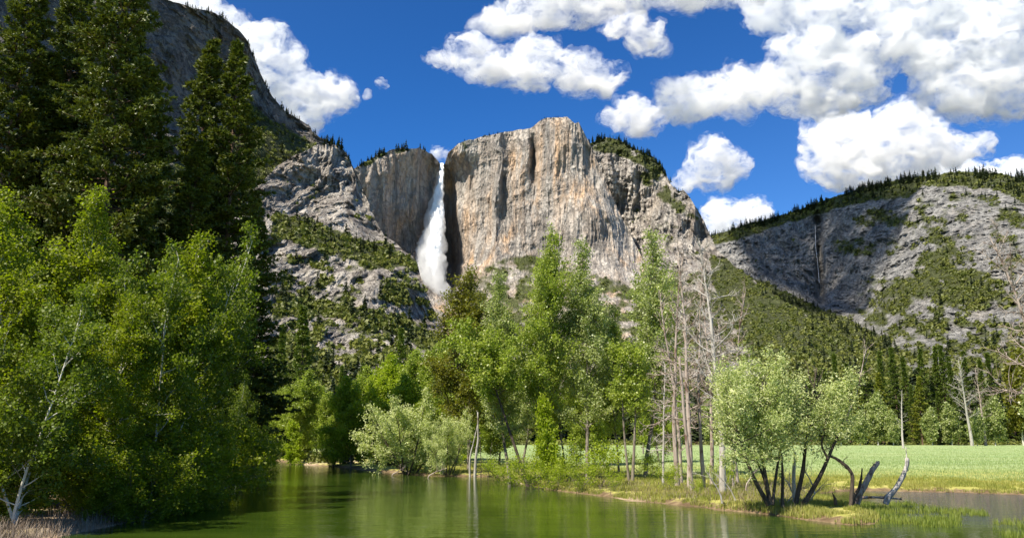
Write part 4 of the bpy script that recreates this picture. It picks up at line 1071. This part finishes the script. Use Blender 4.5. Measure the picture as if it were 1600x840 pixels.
def poly3(pts, d, base, dy=0.0, k=12):
    q = np.array([at(a, b, d) for a, b in pts]) - base
    t = np.linspace(0, 1, len(q)); tt = np.linspace(0, 1, k)
    q = np.stack([np.interp(tt, t, q[:, j]) for j in range(3)], -1)
    q[1:-1] = (q[:-2] + 2 * q[1:-1] + q[2:]) / 4
    q[:, 1] += dy * tt
    return q
def rooted(name, label, cat, base, ms, group=None):
    root = link(name, None, label=label, category=cat, group=group)
    root.location = base
    link("trunk", ms[0], root)
    if ms[1] is not None: link("crown", ms[1], root)
    return root
# ------------------------------------------------------------------ dead snags
def snag(seed, H, W, n=26, r0=0.2, bark=None, el=(5, 60), cb=0.3, n3=2.6, rtop=0.03, wig=0.035, tw=0.55):
    r = np.random.default_rng(seed); w = Wood()
    sp = limb(r, (0, 0, -0.3), (0.02, 0, 1), H + 0.3, 14, 0.0, wig)
    w.add(sp, r0, rtop, 10, 0.85); az = r.random() * 6
    for i in range(n):
        h = (i + r.random()) / n; p0, d0 = along(sp, cb + (1 - cb) * h); az += 2.4 + r.normal(0, .5)
        e = math.radians(el[0] + (el[1] - el[0]) * h + r.normal(0, 14))
        L = W * (0.45 + 0.55 * (1 - h)) * r.uniform(0.3, 1.1)
        if r.random() < 0.25: L *= 0.3
        lp = limb(r, p0, np.array([math.cos(az) * math.cos(e), math.sin(az) * math.cos(e), math.sin(e)]), L, 7, 0.3, 0.16)
        rr = max(0.022, min(r0 * 0.38, 0.02 + 0.016 * L)); w.add(lp, rr, 0.012, 5)
        for j in range(int(L * n3 * 1.6) + 1):
            q, qd = along(lp, r.uniform(0.2, 1)); s = limb(r, q, qd * 0.8 + r.normal(0, 0.6, 3), L * r.uniform(0.12, 0.42), 4, 0.2, 0.2)
            w.add(s, max(0.013, rr * 0.42), 0.008, 3)
            for _ in range(3):
                q2, d2 = along(s, r.uniform(0.3, 1)); w.add(limb(r, q2, d2 + r.normal(0, 0.6, 3), L * r.uniform(0.06, 0.2), 3, 0.1, 0.1), max(0.010, rr * 0.24), 0.007, 3)
    return w.mesh("trunk", bark, 0.05, seed), None
SN = [
 ("tallest bleached dead tree with a forked bare top", snag(51, 16, 3.4, 44, 0.23, k_dead, (20, 66), 0.33), 1112, 362, 57, 1.0, 0.0),
 ("grey bare dead tree, leftmost of the snags", snag(52, 15, 2.6, 44, 0.19, k_dead2, (-5, 60), 0.3), 1046, 392, 62, 1.0, 1.0),
 ("brown grey dead tree with dense bare twigs, next to the leftmost snag", snag(53, 15, 2.8, 56, 0.20, k_dead2, (10, 68), 0.25), 1064, 372, 60, 1.0, 2.0),
 ("thin dead tree standing between the twiggy snag and the bleached one", snag(54, 14, 2.3, 40, 0.15, k_dead2, (0, 62), 0.35), 1086, 420, 61, 1.0, 3.0),
 ("short dead trunk with a broken pale top, close behind the tallest bleached tree", snag(55, 10, 1.3, 14, 0.18, k_dead2, (0, 40), 0.4, rtop=0.09, wig=0.010), 1074, 558, 58, 1.0, 4.0),
 ("slanting dead stem with few twigs right of the tallest bleached tree", snag(56, 13, 2.2, 34, 0.10, k_dead2, (10, 66), 0.4, wig=0.04), 1131, 440, 63, 1.0, 5.0),
 ("dead tree with drooping pale branches in front of the slender cottonwood", snag(57, 9, 2.4, 30, 0.10, k_dead, (-20, 40), 0.3), 1030, 560, 64, 1.0, 0.6),
]
SN += [("grey brown twiggy dead tree behind the bleached one, slightly lower", snag(66, 15, 2.9, 48, 0.16, k_dead2, (5, 66), 0.25), 1098, 400, 66, 1.0, 1.6), ("dark dead tree behind the leftmost snag with twigs all the way down", snag(67, 13, 2.4, 46, 0.14, k_dead2, (0, 60), 0.15), 1054, 452, 67, 1.0, 2.7),
 ("low twiggy dead tree right behind the slanting stem", snag(68, 10, 2.4, 40, 0.11, k_dead2, (5, 60), 0.2), 1142, 505, 66, 1.0, 3.3)]
for lab, ms, px, py, d, wd, ro in SN: plant("dead_tree", lab, "dead tree", ms, px, py, d, wd, ro, "dead snags by the meadow")
POLES = [("white broken pole of a dead tree, taller of the two standing in the water", snag(58, 5, 0.5, 8, 0.13, k_dead, cb=0.4, rtop=0.05, wig=0.05), 743, 640, 88), ("white leaning broken pole, shorter of the two standing in the water", snag(59, 4.6, 0.5, 7, 0.10, k_dead, cb=0.5, rtop=0.04, wig=0.06), 735, 662, 88.5),
         ("thin dark dead stem at the waterline beside the white poles", snag(60, 4, 0.4, 6, 0.05, k_dark, cb=0.4, rtop=0.02), 752, 672, 87), ("second thin dark dead stem, right of the white poles", snag(61, 4, 0.4, 6, 0.045, k_dark, cb=0.4, rtop=0.02), 762, 690, 86.5)]
for lab, ms, px, py, d in POLES: plant("dead_pole", lab, "dead trunk", ms, px, py, d, 1.0, px, "dead poles in the shallows", z=-0.1)
for lab, pts, d, r0 in [("dark bare trunk at the meadow edge, thicker of the leaning pair", [(988, 752), (991, 700), (993, 640), (996, 560)], 66, 0.15), ("dark bare trunk leaning left, thinner of the pair", [(983, 752), (977, 700), (973, 640), (970, 560)], 65.5, 0.12), ("straight dark trunk farther back in the meadow, right of the leaning pair", [(1005, 712), (1005, 650), (1006, 590)], 95, 0.16)]:
    bs = ground_at(pts[0][0], pts[0][1], 0.4); d = bs[1]; bs[2] = gz_at(bs[0], bs[1]) - 0.1
    sp = poly3(pts, d, bs); sp[0, 2] = -0.1
    rooted("cottonwood_tree", lab, "tree", bs, broadleaf(int(d * 10), 8, 1.9, 0.6, [(sp, r0, 0.04)], 22, (10, 60), 2.6, 0.18, 0.85, 13, 0.2, bark=k_grey, leafmat=f_cotton, profile=lambda h: 0.9), "trees by the meadow edge")

# ------------------------------------------------------------------ willows and driftwood on the grassy strip
D1 = 45.0
bs = at(1203, 787, D1)
st1 = [(poly3(p, D1, bs, dy), r0, 0.02) for p, dy, r0 in (
    (((1201, 788), (1178, 751), (1163, 717), (1148, 677), (1140, 642), (1138, 612)), -0.9, 0.13), (((1204, 788), (1197, 746), (1191, 706), (1186, 660), (1193, 620), (1197, 592)), 0.4, 0.12), (((1207, 788), (1215, 745), (1225, 700), (1240, 660), (1248, 628)), 1.3, 0.09),
    (((1203, 788), (1195, 735), (1172, 690), (1160, 650), (1164, 615)), 1.6, 0.08))]
w1 = broadleaf(71, 8, 2.35, 0.36, st1, 96, (-14, 60), 3.0, 0.165, 0.38, 19, 0.17, bark=k_dark, leafmat=f_willow, profile=lambda h: 0.95 - 0.2 * h)
rooted("willow_tree", "big pale green willow with several dark curving stems on the grassy strip", "willow", bs, w1, "willows on the grassy strip")
D2 = 46.0
bs = at(1258, 787, D2)
st2 = [(poly3(p, D2, bs, dy), r0, 0.02) for p, dy, r0 in ((((1255, 788), (1284, 742), (1297, 711), (1312, 680), (1325, 645), (1335, 610)), 0.4, 0.14), (((1294, 716), (1282, 695), (1290, 660), (1305, 620)), 0.0, 0.07))]
w2 = broadleaf(72, 7, 1.3, 0.46, st2, 36, (-14, 60), 3.4, 0.165, 0.38, 17, 0.17, bark=k_dark, leafmat=f_willow, profile=lambda h: 0.8)
rooted("willow_tree", "smaller sparse willow leaning right on a single dark twisted stem", "willow", bs, w2, "willows on the grassy strip")
def bare_stem(name, label, cat, pts, d, r0, r1, bark, seed, twigs=10, tl=0.8, dy=0.0, group="dead stems on the grassy strip"):
    r = np.random.default_rng(seed); base = at(pts[0][0], pts[0][1], d); w = Wood(); sp = poly3(pts, d, base, dy)
    sp[0, 2] -= 0.25
    w.add(sp, r0, r1, 9)
    for i in range(twigs):
        q, qd = along(sp, r.uniform(0.35, 1)); lp = limb(r, q, qd + r.normal(0, 0.55, 3) + [0, 0, .2], tl * r.uniform(.3, 1.2), 6, 0.2, 0.18); w.add(lp, r0 * 0.25, 0.006, 4)
        for _ in range(4):
            q2, d2 = along(lp, r.uniform(.3, 1)); w.add(limb(r, q2, d2 + r.normal(0, .5, 3), tl * r.uniform(.15, .5), 4, 0.1, .15), 0.009, 0.003, 3)
    o = link(name, w.mesh(name, bark, 0.24, seed), label=label, category=cat, group=group)
    o.location = base
    return o
bare_stem("dead_tree", "tall dark dead stem with bare upright twigs between the two willows", "dead tree", [(1243, 782), (1254, 740), (1260, 689), (1267, 635), (1276, 575)], 46.5, 0.13, 0.03, k_dark, 81, 16, 1.5)
bare_stem("dead_tree", "bare grey dead branches rising out of the sparse willow's top", "dead tree", [(1322, 650), (1338, 620), (1345, 585), (1352, 548)], 46.3, 0.05, 0.015, k_dead2, 82, 10, 1.0).location[2] -= 0.0
bare_stem("stump", "short dark upright stub among the big willow's stems", "stump", [(1222, 788), (1223, 745), (1221, 708)], 45.6, 0.10, 0.05, k_dark, 83, 3, 0.4)
bare_stem("stump", "pale broken stub behind the dark upright stub", "stump", [(1241, 776), (1240, 740), (1242, 706)], 47.5, 0.10, 0.07, k_dead, 84, 2, 0.4)
bare_stem("dead_branch", "dark dead limb arching down to the water right of the sparse willow", "dead branch", [(1329, 782), (1333, 745), (1328, 732), (1308, 716), (1296, 712)], 46.2, 0.11, 0.06, k_dark, 85, 5, 0.7)
bare_stem("stump", "small dark pointed stub in the shallow water", "stump", [(1305, 780), (1303, 775), (1300, 768)], 47, 0.09, 0.015, k_dark, 86, 0)
bare_stem("stump", "leaning grey broken trunk standing in the pond edge", "stump", [(1338, 779), (1350, 760), (1362, 735), (1372, 722)], 48, 0.17, 0.12, k_dead2, 87, 3, 0.5)
bare_stem("stump", "dark forked stub just left of the leaning grey trunk", "stump", [(1331, 779), (1342, 764), (1346, 745), (1347, 731)], 47.6, 0.10, 0.035, k_dark, 88, 2, 0.4)
bare_stem("stump", "pale curved driftwood trunk, rightmost of the stubs in the pond", "stump", [(1383, 779), (1398, 766), (1410, 745), (1417, 728), (1417, 716)], 48.5, 0.16, 0.10, k_dead, 89, 4, 0.8)
bare_stem("driftwood", "fallen pale log lying at the foot of the curved driftwood trunk", "driftwood", [(1340, 777), (1362, 776), (1385, 777), (1408, 779)], 49, 0.08, 0.05, k_dead2, 90, 6, 0.5)
for i, (px, py) in enumerate([(1150, 765), (1165, 740), (1240, 755), (1260, 772), (1128, 760), (1225, 775), (1272, 745)]):
    bare_stem("dead_branch", ["pale dead branch tangled at the left foot of the big willow", "grey broken branch leaning through the big willow's stems", "bleached branch propped behind the dark upright stub", "pale root branches lying right of the big willow",
              "brown dead branch beside the bleached trunk's foot", "dark log lying along the grassy strip under the willows", "bleached branches behind the sparse willow's stem"][i], "dead branch",
              [(px, py + 18), (px + (12 if i % 2 else -8), py), (px + (26 if i % 2 else -20), py - 16)], 49.5 - i * 0.3, 0.05, 0.015, k_dead if i % 2 == 0 else k_dead2, 91 + i, 7, 0.9, group="dead branches under the willows")

for i, (lab, pts) in enumerate([("grey log lying half in the water below the leaning cottonwood", [(846, 757), (866, 760), (888, 764)]), ("short dark log on the bank in front of the dead snags", [(1040, 776), (1060, 777), (1082, 781)]),
   ("pale stick leaning out of the water by the rounded willow", [(612, 741), (622, 736), (634, 728)]), ("tangled grey root branches below the silvery willow", [(668, 744), (682, 736), (698, 731)]), ("dark twig pile at the foot of the leaning cottonwood", [(838, 754), (850, 748), (862, 743)]),
   ("bare dark bush of dead stems in the water off the left bank", [(392, 758), (397, 738), (405, 712)])]):
    bare_stem("dead_branch", lab, "dead branch", pts, float(ground_at(*pts[0], 0.1)[1]) - 0.3, 0.11 if i < 2 else 0.06, 0.03, k_dead2 if i in (0, 2, 3) else k_dark, 120 + i, 9, 0.9, group="driftwood along the banks")

# ------------------------------------------------------------------ trees at the far edge of the meadow
MEAD = [(1306, 551, fB, 365), (1340, 590, fC, 350), (1369, 548, fB, 372), (1394, 542, fA, 385), (1415, 556, fB, 380), (1436, 543, fA, 390), (1454, 540, fB, 395), (1469, 539, fA, 392), (1487, 556, fB, 385), (1374, 582, fC, 345), (1433, 588, fC, 342),
        (1533, 560, fB, 390), (1285, 575, fA, 380), (1262, 590, fB, 372), (1232, 596, fA, 380), (1205, 600, fB, 390), (1320, 566, fA, 400), (1352, 560, fA, 405), (1505, 548, fA, 405), (1548, 550, fB, 400), (1572, 545, fA, 400), (1596, 552, fB, 395), (1620, 560, fA, 390), (1180, 600, fA, 400), (1155, 606, fB, 395),
        (1420, 600, fB, 350), (1462, 612, fA, 352), (1490, 606, fB, 350), (1300, 618, fA, 352)]
r = np.random.default_rng(8)
for i, (px, py, ms, d) in enumerate(MEAD):
    plant("fir_tree", "yellowish lighter fir in the dark wood beyond the meadow" if ms is fC else "dark green fir in the wood beyond the meadow", "fir tree", ms, px, py, d, 1.15, i * 1.7, "yellowish firs beyond the meadow" if ms is fC else "dark firs beyond the meadow")
bM = broadleaf(45, 18, 5.2, 0.10, None, 56, (10, 60), 2.2, 0.62, 0.85, 7, 0.5, 0.25, bark=k_pale, leafmat=f_glint)
bN = broadleaf(46, 20, 6.2, 0.14, None, 50, (10, 62), 2.2, 0.62, 0.85, 7, 0.5, 0.25, bark=k_pale, leafmat=f_olive)
for lab, ms, px, py, d, wd in [("pale leafy tree in front of the dark firs, beside the forked dead tree", bM, 1366, 612, 335, 1.0), ("tall yellow green tree at the right edge beyond the meadow", bN, 1584, 545, 325, 0.9), ("round light green tree left of the tall yellow green one", bM, 1482, 628, 338, 1.0),
                              ("low green tree behind the sparse willow", bM, 1310, 628, 330, 1.1), ("pale leafy tree at the very right edge", bM, 1612, 590, 318, 1.1), ("light tree on the meadow edge seen past the big willow", bM, 1110, 618, 330, 1.2), ("green tree on the meadow edge behind the snags", bM, 1062, 610, 320, 1.2), ("small light tree under the round light green tree's right side", bM, 1522, 640, 320, 1.1), ("low light tree between the pale leafy tree and the white based dead tree", bM, 1392, 640, 330, 1.1), ("light green tree in the wood right of the sparse willow's bare branches", bM, 1340, 640, 328, 1.2), ("light tree in front of the dark firs, left of the round one", bM, 1452, 636, 332, 1.1), ("pale green tree just left of the tall yellow green tree", bM, 1548, 618, 326, 1.1)]:
    plant("broadleaf_tree", lab, "tree", ms, px, py, d, wd, px, "leafy trees beyond the meadow")
for lab, sd, px, py, d, W, bk in [("forked bleached dead tree at the far side of the meadow", 62, 1506, 556, 315, 8.5, k_dead), ("pale dead tree with a white base in the meadow", 63, 1404, 606, 250, 4.0, k_dead), ("brown dead tree with a spray of bare twigs beside the forked one", 64, 1528, 570, 322, 7.0, k_dead2)]:
    plant("dead_tree", lab, "dead tree", snag(sd, 26, W, 30, 0.55, bk, (15, 60), 0.3, 1.2, 0.06, 0.03), px, py, d, 1.0, sd, "dead trees across the meadow")
plant("dead_tree", "bare dead tree reaching in from the right edge with pale branches", "dead tree", snag(65, 17, 4.6, 46, 0.24, k_dead2, (5, 60), 0.3, 2.6), 1608, 345, 62, 1.0, 0.5, "dead snags by the meadow")

# the wood behind: one far-off mass
rr = np.random.default_rng(9); nW = 900
ang = rr.uniform(-0.62, 0.62, nW); dist = rr.uniform(400, 640, nW)
wood_p = np.stack([np.tan(ang) * dist, dist, np.zeros(nW)], -1)
wood_p[:, 2] = land_height(wood_p[:, 0], wood_p[:, 1])[0]
CONF = [far_conifer_tmpl(i + 60, 170) for i in range(5)]
scatter("valley_forest", "dark far wood of conifers filling the valley beyond the meadow", CONF, wood_p, rr.uniform(20, 36, nW), m_farcon, 13)
us = np.stack([rr.uniform(-120, 250, 700), rr.uniform(345, 400, 700), np.zeros(700)], -1)
scatter("undergrowth", "low green undergrowth along the far edge of the meadow", [shrub_tmpl(i + 40, 160, 0.6) for i in range(4)], us, rr.uniform(1.0, 3.2, 700), m_shrub, 14)
us = np.concatenate([np.stack([rr.uniform(-70, -8, 240), rr.uniform(95, 190, 240), np.full(240, .3)], -1)])
us = us[land_height(us[:, 0], us[:, 1])[1] < -1.5]
scatter("undergrowth", "shady green undergrowth beneath the far bank trees", [shrub_tmpl(i + 50, 420, 0.30) for i in range(4)], us, rr.uniform(0.8, 2.4, len(us)), m_shrub, 15)

# ------------------------------------------------------------------ grass, reeds and twigs
def blades(name, label, P, h, w, mat, seed, tuft=1, bend=0.35):
    r = np.random.default_rng(seed); P = np.repeat(P, tuft, 0); h = np.repeat(h, tuft); k = len(P)
    P = P + np.stack([r.normal(0, 0.05, k), r.normal(0, 0.05, k), np.zeros(k)], -1)
    a = r.random(k) * 6.283; d = np.stack([np.cos(a), np.sin(a), 0 * a], -1); s = np.stack([-np.sin(a), np.cos(a), 0 * a], -1)
    hh = (h * r.uniform(0.5, 1.2, k))[:, None]; bn = r.uniform(0, bend, (k, 1)); up = np.array([0, 0, 1.0])
    m = P + up * hh * 0.55 + d * hh * bn * 0.3; t = P + up * hh + d * hh * bn
    V = np.stack([P - s * w, P + s * w, m + s * w * 0.7, m - s * w * 0.7, t], 1).reshape(-1, 3)
    i = np.arange(k)[:, None] * 5
    return link(name, mesh_np(name, V, [i + np.array([[0, 1, 2, 3]]), i + np.array([[3, 2, 4]])], [mat], False, {"tint": np.repeat(r.random(k), 5)}), kind="stuff", label=label)
m_bladeg = leaf_mat("bank_grass", [(0.19, 0.23, 0.035), (0.30, 0.31, 0.065), (0.44, 0.39, 0.14)], 0.35, 0.6, (1.2, 1.25, 0.5), scale=0.25)
m_bladem = leaf_mat("meadow_grass", [(0.20, 0.28, 0.085), (0.28, 0.355, 0.13), (0.37, 0.41, 0.18)], 0.3, 0.6, (1.1, 1.2, 0.7), scale=0.08)
m_reed = leaf_mat("reed_leaves", [(0.13, 0.19, 0.025), (0.21, 0.26, 0.04), (0.30, 0.32, 0.07)], 0.35, 0.5, (1.2, 1.3, 0.5), scale=0.3)
m_twig = leaf_mat("dead_twigs", [(0.10, 0.07, 0.045), (0.19, 0.14, 0.10), (0.30, 0.25, 0.19)], 0.0, scale=0.3)
r = np.random.default_rng(21)
def spread_on(n, x0, x1, y0, y1, dmin, dmax, seed):
    r = np.random.default_rng(seed)
    y = np.exp(r.uniform(math.log(y0), math.log(y1), n)); x = r.uniform(x0, x1, n) * y
    z, d = land_height(x, y)
    k = (d < -dmin) & (d > -dmax)
    return np.stack([x, y, z], -1)[k], -d[k]
P, dd = spread_on(230000, -0.12, 0.60, 38, 135, 0.04, 16, 3)
nz = fbm(np.stack([P[:, 0], P[:, 1], 0 * P[:, 0]], -1) / 1.6, 3, 44)
k = (r.random(len(P)) < np.clip(1.2 - dd / 16, 0.25, 1)) & (nz > -0.28)
blades("bank_grass", "yellow green grass on the strip between river and meadow", P[k], 0.16 + 0.16 * np.clip(nz[k] + 0.4, 0, 1), 0.017, m_bladeg, 5, 2)
P, dd = spread_on(200000, -0.05, 0.62, 48, 330, 11, 400, 4)
k = r.random(len(P)) < 0.75
blades("meadow_grass", "pale green tall grass of the wide meadow", P[k], np.full(k.sum(), 0.20), 0.022, m_bladem, 6, 1)
def px_poly(n, poly, seed):
    r = np.random.default_rng(seed); poly = np.array(poly, float); lo, hi = poly.min(0), poly.max(0)
    q = lo + (hi - lo) * r.random((n * 4, 2)); q = q[sdf(poly, q) > 0][:n]
    return ground_at(q[:, 0], q[:, 1], 0.0)
reed_p = np.vstack([px_poly(1500, [(1310, 788), (1345, 786), (1420, 800), (1500, 808), (1500, 822), (1440, 826), (1370, 812)], 1), px_poly(500, [(1380, 788), (1420, 786), (1470, 796), (1540, 800), (1545, 806), (1460, 806)], 2), px_poly(900, [(1545, 818), (1600, 812), (1700, 820), (1700, 860), (1600, 850), (1560, 832)], 3)])
nz = fbm(reed_p / 1.3, 3, 45); reed_p = reed_p[nz > -0.15]; reed_p[:, 2] = -0.1
blades("reeds", "bright green reeds growing out of the shallow pond", reed_p, np.full(len(reed_p), 0.38), 0.014, m_reed, 7, 5, 0.3)
# tangle of dead twigs along the shaded left bank and under the grove
P, dd = spread_on(60000, -0.62, -0.22, 28, 85, -0.2, 2.6, 6)
k = r.random(len(P)) < 0.30
blades("bank_twigs", "tangle of dry twigs along the shaded left bank", P[k], np.full(k.sum(), 0.55), 0.010, m_twig, 8, 2, 1.4)
P, dd = spread_on(60000, -0.05, 0.32, 44, 95, 0.3, 6, 7)
k = r.random(len(P)) < 0.10
blades("bank_twigs", "dry twigs and dead stalks under the grove and willows", P[k], np.full(k.sum(), 0.5), 0.010, m_twig, 9, 2, 1.6)
